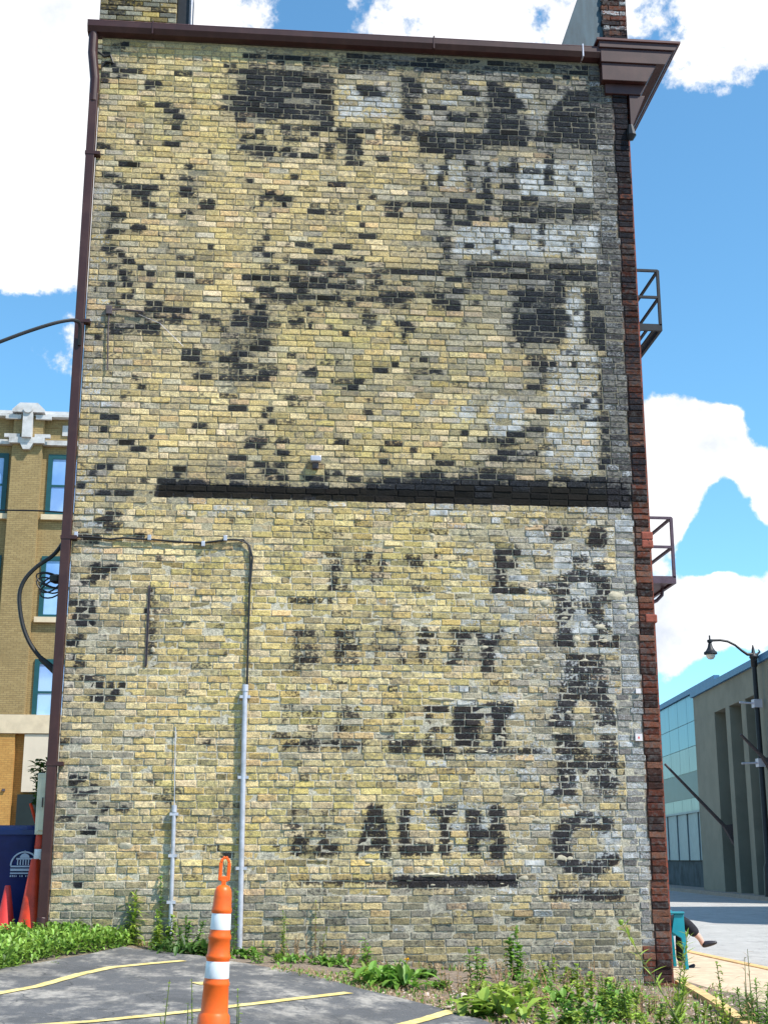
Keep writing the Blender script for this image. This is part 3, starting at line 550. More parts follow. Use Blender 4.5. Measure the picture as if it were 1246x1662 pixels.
def blur(A, k):
    for ax in (0, 1):
        c = np.cumsum(np.pad(A, [(k+1, k) if a == ax else (0, 0) for a in (0, 1)], mode='edge'), axis=ax)
        A = (c[2*k+1:, :]-c[:-2*k-1, :] if ax == 0 else c[:, 2*k+1:]-c[:, :-2*k-1])/(2*k+1)
    return A
St = np.clip(blur(blur(np.clip(Dk, 0, 1.), 5), 7)*1.15, 0, 1)
Gr, Yl, Wh, Mo, Dk = blur(Gr, 16), blur(Yl, 20), blur(Wh, 3), blur(Mo, 1), blur(Dk, 1)
def sample(A, px, py):
    return A[np.clip((py/2).astype(int), 0, GH-1), np.clip((px/2).astype(int), 0, GW-1)]

# ------------------------------------------------------------ brick building
WX1, ZT, CH, BL = 6.38, 10.80, .0725, .217
XQ, XR = 5.93, 6.20                          # white-painted quoin strip, red veneer edge
bld = thing('brick_building', (3.2, 2, 0), 'tall narrow old brick building with faded painted lettering on its windowless wall', 'building')
rb = random.Random(11)
core = MB()
core.box(.02, WX1-.02, .02, 8., -.6, 10.78); core.build('wall_core', [M['creambrick']], bld)
nxm, nzm = 150, 240
mv = [(lerp(-.0, WX1-.004, i/nxm), .0030, lerp(-.35, ZT, j/nzm)) for j in range(nzm+1) for i in range(nxm+1)]
px, py = to_px(mv)
mort = MB(); mort.add(mv, [(j*(nxm+1)+i, j*(nxm+1)+i+1, (j+1)*(nxm+1)+i+1, (j+1)*(nxm+1)+i) for j in range(nzm) for i in range(nxm)])
def set_attr(me, name, cols):
    at = me.color_attributes.new(name, 'FLOAT_COLOR', 'POINT'); a = np.ones((len(cols), 4), 'f'); a[:, :3] = cols; at.data.foreach_set('color', a.ravel())
mo = mort.build('mortar', M['mortar'], bld)
gz = sample(Gr, px, py); yl = sample(Yl, px, py)
mc = np.array(srgb(160, 149, 122))[None]*np.ones((len(mv), 1)); 
mc = mc*(1-.25*gz[:, None]); mc[:, 2] *= 1-.2*yl; low = np.clip((5.2-np.array(mv)[:, 2])/1., 0, 1); mc = mc*(1-low[:, None])+low[:, None]*np.array(srgb(204, 195, 175))[None]*(1-.2*gz[:, None])
redm = np.array(mv)[:, 0] > XR-.03; mc[redm] = srgb(96, 66, 56)
st_ = sample(St, px, py)[:, None]*.5*np.where(low > .5, .7, 1.)[:, None]; mc = mc*(1-st_)+st_*np.array([[.12, .12, .125]])
set_attr(mo.data, 'Col', mc)
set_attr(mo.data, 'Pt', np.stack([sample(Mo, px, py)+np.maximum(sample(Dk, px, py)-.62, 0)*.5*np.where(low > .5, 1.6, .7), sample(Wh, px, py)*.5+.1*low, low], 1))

PAL = [(srgb(222, 202, 146), 5), (srgb(208, 184, 118), 5), (srgb(196, 172, 102), 4), (srgb(228, 206, 162), 3), (srgb(184, 164, 108), 3), (srgb(168, 150, 106), 2), (srgb(214, 176, 122), 1.5), (srgb(188, 184, 162), 1.5), (srgb(150, 136, 100), 1.4)]
PALC = [p[0] for p in PAL]; PALW = [p[1] for p in PAL]
YEL = [srgb(206, 190, 120), srgb(194, 176, 100), srgb(216, 200, 146), srgb(204, 172, 102), srgb(180, 168, 116), srgb(214, 190, 150)]
GREY = [srgb(164, 160, 144), srgb(148, 146, 136), srgb(180, 176, 158), srgb(132, 130, 116), srgb(150, 142, 112)]
RED = [srgb(96, 55, 44), srgb(108, 66, 52), srgb(84, 48, 40), srgb(66, 46, 42), srgb(116, 80, 66), srgb(54, 39, 37)]
QUO = [srgb(166, 162, 158), srgb(150, 146, 144), srgb(178, 172, 164), srgb(132, 126, 124)]
FR = [(0, 0), (1, 0), (2, 0), (3, 0), (4, 0), (4, 1), (3, 1), (2, 1), (1, 1), (0, 1)]
def brick_mesh(x0, x1, z0, z1, yf, r, rough=1.):
    """5x2 face grid, worn arris ring, sides"""
    L_, Hh = x1-x0, z1-z0; ch = min(.008, Hh*.2)*r.uniform(.6, 1.2); V = []
    tl, tt = r.gauss(0, .0018)*rough, r.gauss(0, .0014)*rough
    for (i, j) in FR:
        u = i*.25; x = x0+ch+(L_-2*ch)*u+(r.uniform(-.009, .009) if 0 < i < 4 else 0); z = (z0+ch*.8 if j == 0 else z1-ch*.8)
        V.append((x+r.uniform(-.002, .002), yf+tl*(u-.5)*2+tt*(j-.5)*2+r.uniform(-.0016, .0016)*rough, z+r.uniform(-.0025, .0025)*rough))
    for (i, j) in FR:
        u = i*.25; V.append((x0+L_*u, yf+ch*.85, (z0 if j == 0 else z1)+r.uniform(-.0022, .0022)*rough))
    for (i, j) in FR:
        u = i*.25; V.append((x0+L_*u, .05, z0 if j == 0 else z1))
    F_ = [(0, 1, 8, 9), (1, 2, 7, 8), (2, 3, 6, 7), (3, 4, 5, 6)]
    for b in (0, 10):
        for k in range(10): F_.append((b+k, b+10+k, b+10+(k+1) % 10, b+(k+1) % 10))
    return V, F_
bricks = []
ncourse = int((ZT+.25)/CH)
for c in range(ncourse):
    z0 = -.25+c*CH; z1 = z0+CH-.0095
    head = c % 13 == 6
    joint = .0095; segs = []
    x = 0.
    # left part: ordinary bond up to the quoin strip (toothed in blocks)
    blk = (c//9) % 2; xe = XQ + (.05 if blk else -.02) + rb.uniform(-.006, .006)
    if z0 < .95: xe = XQ+.14
    first = (BL*.5 if (c % 2) else BL) if not head else BL*.5
    ln = first
    while x < xe-.02:
        x2 = min(x+ln*rb.uniform(.96, 1.04), xe)
        if xe-x2 < .07: x2 = xe
        segs.append((x, x2, 'y')); x = x2
        ln = BL*.5 if (head or rb.random() < .035) else BL
        if rb.random() < .02: ln = BL*.72
    xr = XR + (.012 if (c//6) % 2 else -.008)
    if z0 > .35:
        if blk and (c % 2): segs += [(xe, xr, 'q')]
        elif blk: segs += [(xe, xr-.02, 'q')]
        else: segs += [(xe, (xe+xr)/2+.03*(c % 2), 'q'), ((xe+xr)/2+.03*(c % 2), xr, 'q')]
    else: segs += [(xe, xr, 'r')]
    segs.append((xr, WX1+rb.uniform(-.006, .01), 'r'))
    for (a, b, k) in segs:
        if b-a < .03: continue
        yf = rb.gauss(-.004, .0022)
        if z0 < 5.1: yf += rb.gauss(0, .0018)
        if rb.random() < .02: yf += .006
        if k == 'r': yf += -.008+rb.uniform(-.006, .006)
        rough = 1.6 if z0 < 5.1 else 1.
        zj = rb.uniform(-.0012, .0012)
        bricks.append((brick_mesh(a+joint/2, b-joint/2, z0+zj, z1+zj, yf, rb, rough), k, (a+b)/2, (z0+z1)/2))
print('bricks', len(bricks))
def SOOT(x, z): return .5+.5*math.sin(1.9*x+2.3*math.sin(1.1*z))*math.sin(2.7*z+1.3*math.sin(1.7*x))
def brick_cols(V, k, cx, cz):
    px, py = to_px(V); n = len(V)
    g = float(sample(Gr, px[:1], py[:1])[0]); y_ = float(sample(Yl, px[:1], py[:1])[0])
    r = rb.random()
    if k == 'r':
        c = np.array(rb.choice(RED)); c = c*(.55 if cz > 5.1 and rb.random() < .8 else 1.)
        D = .16+.3*(cz > 9.3)+rb.uniform(-.12, .24)+(.28 if cz > 5.2 else 0); return np.tile(c, (n, 1)), np.tile([D, .1*rb.random(), .4], (n, 1))  # upper red bricks darkened: cornice shadow painted in along with grime
    if k == 'q':
        c = np.array(rb.choice(QUO))*rb.uniform(.8, 1.05)*(.5 if cz > 5.1 else .85)
        D = (.26+rb.uniform(-.15, .3)) if cz > 5.1 else .12+rb.uniform(-.1, .26); 
        D = np.maximum(D, sample(Dk, px, py)*.6); return np.tile(c, (n, 1)), np.stack([D, np.full(n, (.30 if cz > 5.1 else .38)+rb.uniform(-.25, .2)), np.full(n, .6)], 1)
    if r < g*.85: c = np.array(rb.choice(GREY))
    elif rb.random() < y_*.75: c = np.array(rb.choice(YEL))
    else: c = np.array(rb.choices(PALC, PALW)[0])
    loc_ = np.array(srgb(216, 196, 150))*(1-g)+np.array(srgb(162, 154, 138))*g; loc_ = loc_*(1-.55*y_)+np.array(srgb(206, 190, 124))*.55*y_
    c = (c*.6+loc_*.4)*rb.triangular(.70, 1.22, 1.04)*np.array([1.02, .985, 1.0*rb.uniform(.94, 1.12)])*1.0
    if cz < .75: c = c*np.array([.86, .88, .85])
    st = sample(St, px, py)[:, None]*(.72 if cz > 5.1 else .5)
    Va = np.array(V); d = np.zeros(n)
    for off in ((-.012, .012) if cz > 5.05 else (-.012, .012)):
        Vm = Va.copy(); Vm[:, 2] = (Va[:, 2]*.3+cz*.7+off) if cz > 5.05 else (Va[:, 2]*.6+cz*.4+off*.5); mx_, my_ = to_px(Vm); d = np.maximum(d, sample(Dk, mx_, my_))
    w = sample(Wh, px, py)
    ret = rb.gauss(0, .16)
    up = cz > 5.1
    jit = np.where(d > .3, ret*(1.1 if up else .45), ret*.5)+(.0 if up else .06*(d > .4))
    d2 = np.where(d > .02, d+jit, 0)
    # solitary over-burnt bricks
    q = rb.random()
    if up and q < .07*(.5+2.2*clamp(SOOT(cx, cz))): d2 = np.maximum(d2, rb.uniform(.3, .95)*np.clip(1.25-rb.choice((0., 1.3))*np.abs((Va[:, 0]-cx)/.11-rb.uniform(-1, 1)), .2, 1.))
    elif q < .02: d2 = np.maximum(d2, rb.uniform(.3, .6))
    elif q < .36:                           # soot caught at one end or along the bed of a brick
        u_ = (Va[:, 0]-cx)/.1*rb.choice((-1, 1)); d2 = np.maximum(d2, rb.uniform(.22, .52)*np.clip(.55+.55*u_, .15, 1.))
    elif q < .5: d2 = np.maximum(d2, rb.uniform(.14, .34))
    fl = 0. if up else (1. if cx > 2.2 else .45)
    if not up and cx > 3.2 and rb.random() < .12+.2*(cx > 4.6): w = w+rb.uniform(.1, .35)
    cs = np.tile(c, (n, 1)); cs = cs*(1-st)+st*np.array([[.13, .135, .14]])
    return cs, np.stack([d2, w+rb.gauss(0, .10), np.full(n, fl)], 1)
order = sorted(range(len(bricks)), key=lambda i: bricks[i][3])
show = [i for i in order if to_px([bricks[i][0][0][0]])[1][0] < 1600 or bricks[i][2] > 5 or bricks[i][3] > ground(bricks[i][2], 0)+.03]
solo = set(show[:300]); allm = MB(); AC, AP = [], []
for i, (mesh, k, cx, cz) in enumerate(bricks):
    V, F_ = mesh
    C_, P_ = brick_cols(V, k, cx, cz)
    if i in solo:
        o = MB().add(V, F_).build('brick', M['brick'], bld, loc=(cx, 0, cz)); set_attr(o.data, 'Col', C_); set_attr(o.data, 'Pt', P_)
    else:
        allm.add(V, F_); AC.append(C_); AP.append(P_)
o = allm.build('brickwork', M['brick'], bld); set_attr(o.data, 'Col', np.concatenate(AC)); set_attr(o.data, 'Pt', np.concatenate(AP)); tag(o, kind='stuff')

# cement smears, stuck rubble and projecting lumps on the lower half
lm = MB(); rl = random.Random(5)
def lump(x, z, w, h, d):
    n1, n2 = 8, 4; vs = []
    for j in range(n2):
        f = j/(n2-1)
        for i in range(n1):
            a = 2*math.pi*i/n1; q = rl.uniform(.7, 1.25); rr = math.cos(f*1.35)
            vs.append((x+math.cos(a)*w/2*rr*q, .004-d*math.sin(f*1.4)*rl.uniform(.8, 1.1), z+math.sin(a)*h/2*rr*q))
    fs = [(j*n1+i, j*n1+(i+1) % n1, (j+1)*n1+(i+1) % n1, (j+1)*n1+i) for j in range(n2-1) for i in range(n1)]+[tuple(range((n2-1)*n1, n2*n1))]
    lm.add(vs, fs)
for (a, b, w, h) in [(995, 968, 34, 16), (975, 1018, 26, 12), (935, 1038, 14, 12), (978, 1040, 18, 8), (884, 978, 22, 14), (645, 983, 22, 8), (470, 1000, 16, 10), (826, 1082, 14, 7), (886, 1070, 16, 9), (872, 1332, 18, 9), (912, 1393, 20, 14), (847, 1382, 18, 12), (884, 958, 16, 12),
                     (1022, 1000, 20, 14), (1010, 985, 18, 12), (700, 1110, 14, 9), (715, 1135, 50, 7), (760, 1135, 30, 6), (248, 1055, 10, 12), (247, 1005, 12, 9), (1030, 946, 16, 14), (780, 1220, 26, 6), (700, 1420, 40, 7), (850, 1425, 22, 10), (845, 1290, 30, 6), (600, 1398, 16, 7), (520, 1396, 14, 7), (205, 1372, 22, 12)]:
    p = Wp(a, b); lump(p[0], p[2], w/159., h/159., rl.uniform(.012, .026))
for _ in range(340):
    x = rl.triangular(2.4, 5.9, 5.2); z = rl.uniform(.7, 5.); s_ = rl.uniform(.02, .08); lump(x, z, s_*rl.uniform(1, 1.7), s_*.6, rl.uniform(.006, .012))
tag(lm.build('cement_lumps', M['lump'], bld, smooth=True), kind='stuff')

# gutter, downspout, chimney, cornice, parapet
gut = MB(); prof = [(.005, 10.80), (-.02, 10.785), (-.10, 10.80), (-.135, 10.86), (-.135, 10.93), (-.12, 10.945), (.06, 10.945), (.06, 10.80)]
gut.prism([(-.17, y, z+.012) for y, z in prof], (6.33, 0, 0)); g_ = gut.build('gutter', M['brown'], bld)
MB().prism([(-.172, -.137, 10.944), (-.172, -.115, 10.965), (-.172, .06, 10.965), (-.172, .06, 10.944)], (6.335, 0, 0)).build('drip_edge', M['browncap'], g_, loc=(0, 0, 0))
for px_ in (247, 704, 945):
    p = Wp(px_, 70, -.13); MB().box(p[0]-.008, p[0]+.008, -.141, .0, 10.80, 10.972).build('gutter_strap', M['conduit'] if px_ > 900 else M['brown'], g_, loc=(0, 0, 0))
ds = MB(); w = .052
ds.tube([(-.10, -.05, 10.82), (-.10, -.05, 10.55), (-.055, -.04, 10.2), (-.055, -.04, 9.9)], .058, 10); ds.box(-.105, -.005, -.085, .01, .62, 10.0)
ds.tube([(-.055, -.04, .7), (-.07, -.06, .55), (-.16, -.1, .5)], .06, 10); dso = ds.build('downspout', M['brown'], bld, bevel=.008)
for z in (2.2, 4.6, 7.1, 9.2): MB().box(-.112, .06, -.09, -.0, z, z+.04).build('pipe_bracket', M['brown'], dso, loc=(0, 0, z))
ch = thing('chimney', (.85, 1.2, 10.8), 'square cream brick chimney rising above the brown gutter', 'chimney')
p0, p1 = Wp(163, 20, .9), Wp(286, 20, .9)
MB().box(p0[0], p1[0], .92, 1.75, 10.6, 12.6).build('chimney_core', M['creambrick'], ch)
cb = random.Random(2)
for c in range(21):
    x = p0[0]-.01; zc = 10.95+c*CH; ln = BL*(.5 if c % 2 else 1)
    while x < p1[0]-.03:
        x2 = min(x+ln, p1[0]+.01); ln = BL
        V, F_ = brick_mesh(x+.005, x2-.005, zc, zc+CH-.01, 0, cb)
        V = [(a, b+.895, c_) for a, b, c_ in V]; o = MB().add(V, F_).build('brick', M['brick'], ch); n = len(V)
        cc = np.array(cb.choice(GREY+GREY+PALC))*cb.uniform(.5, .85); set_attr(o.data, 'Col', np.tile(cc, (n, 1))); set_attr(o.data, 'Pt', np.tile([cb.choice([0, .1, .3, .6]), .2, .3], (n, 1))); x = x2
MB().box(p1[0]+.012, p1[0]+.16, 1.0, 1.8, 10.6, 12.6).build('chimney_dark_side', M['blackiron'], ch)  # dark slab forming the chimney's dark right side
MB().tube([(p1[0]+.2, .96, 10.6), (p1[0]+.19, .96, 12.4)], .012).build('chimney_wire', M['conduit'], ch)
# corner cornice: stacked brown mouldings returned on the street side
cor = MB()
for x0, x1, ya, yb, z0, z1 in ((6.02, 7.02, -.16, 8.1, 10.93, 11.02), (6.04, 6.95, -.14, 8.1, 10.74, 10.93), (6.05, 6.74, -.12, 8.1, 10.50, 10.738), (6.10, 6.62, -.05, 8.1, 10.36, 10.498)):
    cor.prism([(x0, ya, z1), (x1, ya, z1), (x1-(z1-z0)*.55, ya, z0), (x0, ya, z0)], (0, yb-ya, 0))
cor.prism([(6.40, -.035, 10.358), (6.60, -.035, 10.358), (6.42, -.035, 9.92), (6.40, -.035, 9.92)], (0, .18, 0))
co = cor.build('cornice', M['brown'], bld, bevel=.006)
MB().box(5.99, 7.04, -.18, 8.1, 11.021, 11.05).build('cornice_cap', M['browncap'], co, loc=(0, 0, 0))
MB().tube([(6.39, -.05, 9.93), (6.40, -.05, 9.80), (6.39, -.03, 9.74)], [.035, .06, .03], 8).build('cornice_knob', M['blackiron'], co, loc=(0, 0, 0))
par = MB(); par.prism([(5.55, .32, 10.9), (6.26, .32, 10.9), (6.26, .32, 12.6), (6.12, .32, 12.6)], (0, .35, 0)); par.build('parapet_flashing', M['darkflash'], bld)
pr = random.Random(9)
MB().box(6.265, 6.5, .3, 8, 10.9, 12.6).build('parapet_core', M['redbrick'], bld)
for c in range(16):
    x0, x1 = 6.2+pr.uniform(-.02, .02), 6.52; z = 11.05+c*CH; xm = lerp(x0, x1, .5+.2*(1 if c % 2 else -1))
    for a, b in ((x0, xm), (xm, x1)):
        V, F_ = brick_mesh(a+.004, b-.004, z, z+CH-.008, 0, pr, 1.8); V = [(q, s_+.28, t) for q, s_, t in V]; o = MB().add(V, F_).build('brick', M['brick'], bld); n = len(V)
        set_attr(o.data, 'Col', np.tile(np.array(pr.choice(RED))*.9, (n, 1))); set_attr(o.data, 'Pt', np.tile([pr.choice([0, .2, .5, .7]), pr.choice([0, 0, .5]), .5], (n, 1)))
# street front: red veneer, doors to the balconies
MB().box(WX1-.018, WX1+.03, .06, 8.02, -.2, 10.36).build('street_front', M['redbrick'], bld)
for z in (2.6, 5.7, 8.4):
    for y in (3.6, 6.0):
        wn = MB().box(WX1+.032, WX1+.06, y-.5, y+.5, z-.2, z+1.5).build('window', M['tealframe'], bld); MB().box(WX1+.061, WX1+.066, y-.42, y+.42, z-.1, z+1.4).build('pane', M['glass'], wn, loc=WLOC[wn.name])
        MB().box(WX1+.032, WX1+.12, y-.6, y+.6, z-.32, z-.202).build('sill', M['limestone'], wn, loc=WLOC[wn.name])
# protruding broken red bricks on the corner
for px_, py_ in ((1067, 1006), (1060, 885), (1064, 872)):
    p = Wp(px_, py_); MB().box(WX1-.1, WX1+.035, -.022, .09, p[2]-.035, p[2]+.06).build('broken_brick', mat('bare_red_brick', srgb(136, 72, 58), .9, 0, .2, 12, bump=.4), bld, bevel=.015)

# ------------------------------------------------------------ balconies on the street front
def balcony(pt, pm, pb, m, label, slats):
    YB = 3.1; xo = Wp(pt[0], pt[1], YB)[0]; zt = Wp(pt[0], pt[1], YB)[2]; zm = Wp(pm[0], pm[1], YB)[2]; zf = Wp(pb[0], pb[1], YB)[2]
    t = thing('fire_escape_balcony', (WX1+.05, YB, zf), label, 'balcony', 'iron balconies on the street front')
    X0 = WX1+.05; YE = YB+2.2
    for z in (zt, zm):
        MB().bar((X0, YB, z), (xo, YB, z), .035).build('rail', m, t); MB().bar((xo, YB, z), (xo, YE, z), .035).build('rail', m, t); MB().bar((X0, YE, z), (xo, YE, z), .035).build('rail', m, t)
    for y in (YB, YB+1.1, YE): MB().bar((xo, y, zf), (xo, y, zt), .04).build('post', m, t)
    for y in (YB, YE): MB().bar((X0+.9*(xo-X0)-.42, y, zf), (X0+.9*(xo-X0)-.42, y, zt), .02).build('post', m, t)
    MB().box(X0, xo+.02, YB-.02, YB+.02, zf-.08, zf+.02).build('floor_beam', m, t); MB().box(xo-.02, xo+.02, YB+.021, YE, zf-.08, zf+.02).build('floor_beam', m, t)
    if slats:
        n = 12
        for i in range(n):
            x = lerp(X0, xo-.06, i/(n-1)); MB().box(x-.018, x+.018, YB+.03, YE, zf-.03, zf).build('floor_slat', m, t)
    else:
        MB().box(X0, xo-.025, YB+.03, YE, zf-.05, zf).build('floor_plate', m, t)
        MB().tube([(xo-.05, YB+.4, zf-.06), (xo-.06, YB+.4, zf-.16), (xo-.14, YB+.4, zf-.24), (X0, YB+.4, zf-.72)], .025).build('bracket', m, t)
    MB().bar((xo-.04, YB+1.2, zf-.06), (X0, YB+1.2, zf-.7), .03).build('bracket', m, t)
balcony((1066, 440), (1068, 483), (1071, 529), M['blackiron'], 'black iron balcony with slatted floor high on the street front', True)
balcony((1088, 841), (1089, 888), (1092, 938), M['purpleiron'], 'purple brown iron balcony with solid floor on the street front', False)

# ------------------------------------------------------------ things fixed to the wall
t = thing('service_cable', tuple(Wp(115, 875, -.03)), 'black cable clipped across the brick wall and down to a conduit', 'cable')
pts = [Wp(a, b, -.03) for a, b in ((112, 874), (122, 871), (150, 872), (180, 875), (200, 873), (250, 876), (300, 880), (330, 881), (370, 876), (395, 876), (405, 886), (410, 905), (408, 925), (405, 960), (403, 1030), (401, 1120))]
MB().tube(pts, .0115, 8).build('cable_run', M['cable'], t, smooth=True)
MB().tube([Wp(a, b, -.032) for a, b in ((385, 876), (402, 882), (406, 900), (406, 925), (404, 945))], .009, 8).build('cable_run', M['cable'], t, smooth=True)
for a, b in ((124, 868), (243, 873), (366, 874), (330, 883)): p = Wp(a, b, -.02); MB().box(p[0]-.02, p[0]+.02, -.05, .0, p[2]-.03, p[2]+.03).build('clip', M['conduit'], t, bevel=.005)
def conduit(pt, pb, r, label):
    a, b = Wp(*pt, -.05), Wp(*pb, -.05); t = thing('conduit', (b[0], -.05, b[2]), label, 'conduit')
    MB().tube([a, lerp(a, b, .5), b], r, 12).build('pipe', M['conduit'], t, smooth=True); MB().tube([a+np.array([0, 0, .05]), a-np.array([0, 0, .02])], r*1.25, 12).build('pipe_cap', M['conduit'], t)
    for f in (.03, .35, .7): q = lerp(a, b, f); MB().box(q[0]-r*2, q[0]+r*2, -.075+r*.2, -.004, q[2]-.015, q[2]+.015).build('strap', M['conduit'], t)
conduit((398, 1119), (389, 1540), .028, 'tall pale metal conduit rising from the weeds to the black cable')
conduit((283, 1315), (276, 1530), .022, 'short thin pale conduit standing in the weeds under a fine wire')
o = MB().tube([Wp(285, 1180, -.02), Wp(283, 1316, -.03)], .005, 5).build('thin_wire', M['conduit']); tag(o, 'fine pale wire running down the brick wall to a short conduit', 'wire')
mb = MB(); a, b = Wp(243, 950, -.02), Wp(242, 1082, -.02); mb.box(a[0]-.014, a[0]+.006, -.016, .0, b[2], a[2]); mb.box(a[0]+.0065, a[0]+.012, -.026, .0, b[2]+.02, a[2]-.02)
tag(mb.build('iron_strip', M['iron']), 'rusted vertical iron strip bolted flat on the brick wall', 'iron strip')
t = thing('bracket_wire', tuple(Wp(177, 600, -.02)), 'thin rusted wire bracket hanging beside dark bricks', 'bracket')
MB().tube([Wp(a, b, -.03) for a, b in ((178, 502), (176, 530), (175, 600))], .009, 6).build('wire', M['iron'], t); MB().tube([Wp(a, b, -.035) for a, b in ((172, 503), (200, 502), (235, 506))], .009, 6).build('wire', M['iron'], t)
MB().tube([Wp(a, b, -.03) for a, b in ((225, 510), (260, 525), (298, 562))], .0022, 5).build('wire', M['conduit'], t)
MB().box(Wp(173, 500)[0], Wp(183, 500)[0], -.05, 0, Wp(178, 512)[2], Wp(178, 498)[2]).build('hook_plate', M['iron'], t, bevel=.006)
p = Wp(512, 750, 0); t = thing('wall_lamp', (p[0], 0, p[2]), 'small silver box lamp fixed above the black painted band', 'wall lamp')
MB().box(p[0]-.06, p[0]+.06, -.10, -.015, p[2]-.015, p[2]+.05).build('housing', M['conduit'], t, bevel=.01); MB().box(p[0]-.035, p[0]+.035, -.05, .0, p[2]-.09, p[2]-.016).build('mount', M['iron'], t, bevel=.008)
for i, (a, b, s_, lab) in enumerate(((1035, 1197, .038, 'white square notice with a red mark stuck on the wall'), (1034, 1122, .026, 'tiny white tag stuck on the brick above a white notice'))):
    p = Wp(a, b); t = thing('notice', (p[0], -.02, p[2]), lab, 'notice'); MB().box(p[0]-s_, p[0]+s_, -.03, .0, p[2]-s_, p[2]+s_).build('sheet', M['paper'], t)
    if i == 0: MB().box(p[0]-.008, p[0]+.006, -.032, -.0301, p[2]-.015, p[2]+.008).build('mark', M['pinkred'], t)
o = MB().tube([Wp(a, b, -.02) for a, b in ((160, 84), (170, 92), (180, 90), (184, 102), (172, 100), (165, 108))], .014, 7).build('cable_knot', M['cable'], smooth=True); tag(o, 'tangled black cable end under the gutter corner', 'cable')
# overhead cables to the downspout
def cable(name, pxs, y0, y1, r, label):
    n = len(pxs); pts = []
    for i, (a, b) in enumerate(pxs): pts.append(Vector(Wp(a, b, lerp(y0, y1, i/(n-1)))))
    sm = []
    for i in range(n-1):
        p0, p1, p2, p3 = pts[max(i-1, 0)], pts[i], pts[i+1], pts[min(i+2, n-1)]
        for k in range(6):
            t_ = k/6; sm.append(.5*((2*p1)+(-p0+p2)*t_+(2*p0-5*p1+4*p2-p3)*t_*t_+(-p0+3*p1-3*p2+p3)*t_**3))
    sm.append(pts[-1]); o = MB().tube(sm, r, 8).build(name, M['cable'], smooth=True); tag(o, label, 'cable')
cable('overhead_cable', [(-60, 578), (0, 555), (40, 540), (80, 527), (105, 521), (122, 520), (130, 528), (129, 560)], -.6, -.09, .021, 'thick black cable arriving from the sky and clamped to the brown downspout')
cable('overhead_wire', [(-60, 827), (0, 828), (60, 829), (108, 832)], .8, .1, .009, 'thin black wire stretched across the tan building to the downspout')
cable('looped_cable', [(113, 830), (110, 865), (90, 898), (60, 920), (40, 942), (32, 968), (36, 1008), (46, 1038), (60, 1060), (78, 1079), (96, 1092)], .1, .12, .023, 'heavy black cable hanging in a wide loop beside the downspout')
mb = MB(); rc = random.Random(4)
for k in range(5):
    c = Wp(84+rc.uniform(-6, 8), 948+rc.uniform(-8, 8), .08); a, b = rc.uniform(.09, .16), rc.uniform(.05, .1); tl = rc.uniform(-.6, .6)
    mb.tube([(c[0]+math.cos(q)*a*math.cos(tl)-math.sin(q)*b*math.sin(tl), .08+rc.uniform(0, .02), c[2]+math.cos(q)*a*math.sin(tl)+math.sin(q)*b*math.cos(tl)) for q in np.linspace(0, 6.28, 20)], .009, 6)
mb.lathe([(.02, -.05), (.07, -.03), (.075, .03), (.03, .05)], tuple(Wp(92, 940, .08)), 10)
tag(mb.build('cable_coil', M['cable'], smooth=True), 'coil of thin black wire hanging behind the downspout', 'cable')
mb = MB().tube([Wp(66, 1068, .12), Wp(96, 1094, .12)], [.03, .045], 10); tag(mb.build('cable_sleeve', M['cable']), 'thick black cable sleeve slanting behind the downspout', 'cable sleeve')
# meter box on the far side wall
x0, x1 = Wp(61, 1300, .35)[0], -.03; zt, zb = Wp(70, 1255, .35)[2], Wp(66, 1355, .35)[2]
t = thing('meter_box', (x0, .35, zb), 'tall off white meter box beside the foot of the downspout', 'box')
MB().box(x0, x1, .3, .62, zb, zt).build('housing', M['whitebox'], t, bevel=.01); MB().box(x0+.03, x1-.02, .285, .299, zb+.04, zt-.06).build('cover', M['whitebox'], t, bevel=.006); MB().box(x0+.06, x0+.07, .27, .286, zb+.28, zb+.38).build('latch', M['iron'], t)

# ------------------------------------------------------------ tan brick building far on the left
YL = 34.
def BX(px0, px1, py0, py1, proj, depth=.4, ref=None):
    """box on the left building's front: pixel rectangle, pushed out by proj"""
    y = YL-proj; ym = ref if ref is not None else (py0+py1)/2
    a, b = Wp(px0, ym, y), Wp(px1, ym, y); zt, zb = Wp((px0+px1)/2, py0, y)[2], Wp((px0+px1)/2, py1, y)[2]
    return MB().box(a[0], b[0], y, y+depth, zb, zt)
lb = thing('tan_brick_building', tuple(Wp(40, 1380, YL)), 'tan brick building with white trim and teal window frames behind the bins', 'building')
def xl(px, py): return Wp(px, py, YL)[0]
XP0, XP1 = xl(23, 727), xl(71, 727); ZTOP = Wp(40, 680, YL)[2]; ZB = -.3; XL0, XL1 = XP0-14, XP1+9
zbelt0, zbelt1 = Wp(40, 1192, YL)[2], Wp(40, 1161, YL)[2]
MB().box(XL0, XL1, YL, YL+12, zbelt1, ZTOP).build('wall', M['tanbrick'], lb)
MB().box(XL0, XL1, YL+.001, YL+12, ZB, zbelt0).build('lower_wall', M['orangebrick'], lb)
def pil(x0, x1): MB().box(x0, x1, YL-.32, YL+.1, zbelt1, ZTOP-.02).build('pilaster', M['tanbrick'], lb); MB().box(x0-.02, x1-.25, YL-.30, YL+.1, ZB, zbelt0).build('pilaster_base', M['orangebrick'], lb)
pil(XP0, XP1); pil(XP0-4.9, XP1-4.9)
MB().box(XL0, XL1, YL-.36, YL+.1, zbelt0+.01, zbelt1-.01).build('belt_course', M['limestone'], lb)
cz = Wp(40, 719, YL)[2]
MB().box(XL0, XL1, YL-.22, YL+.05, cz-.12, cz+.06).build('lower_cornice', M['terracotta'], lb); MB().box(XP0-.1, XP1+.1, YL-.5, YL-.221, cz-.14, cz+.08).build('lower_cornice', M['terracotta'], lb)
MB().box(XL0, XL1, YL-.2, YL+.5, ZTOP+.0, ZTOP+.26).build('coping', M['terracotta'], lb)
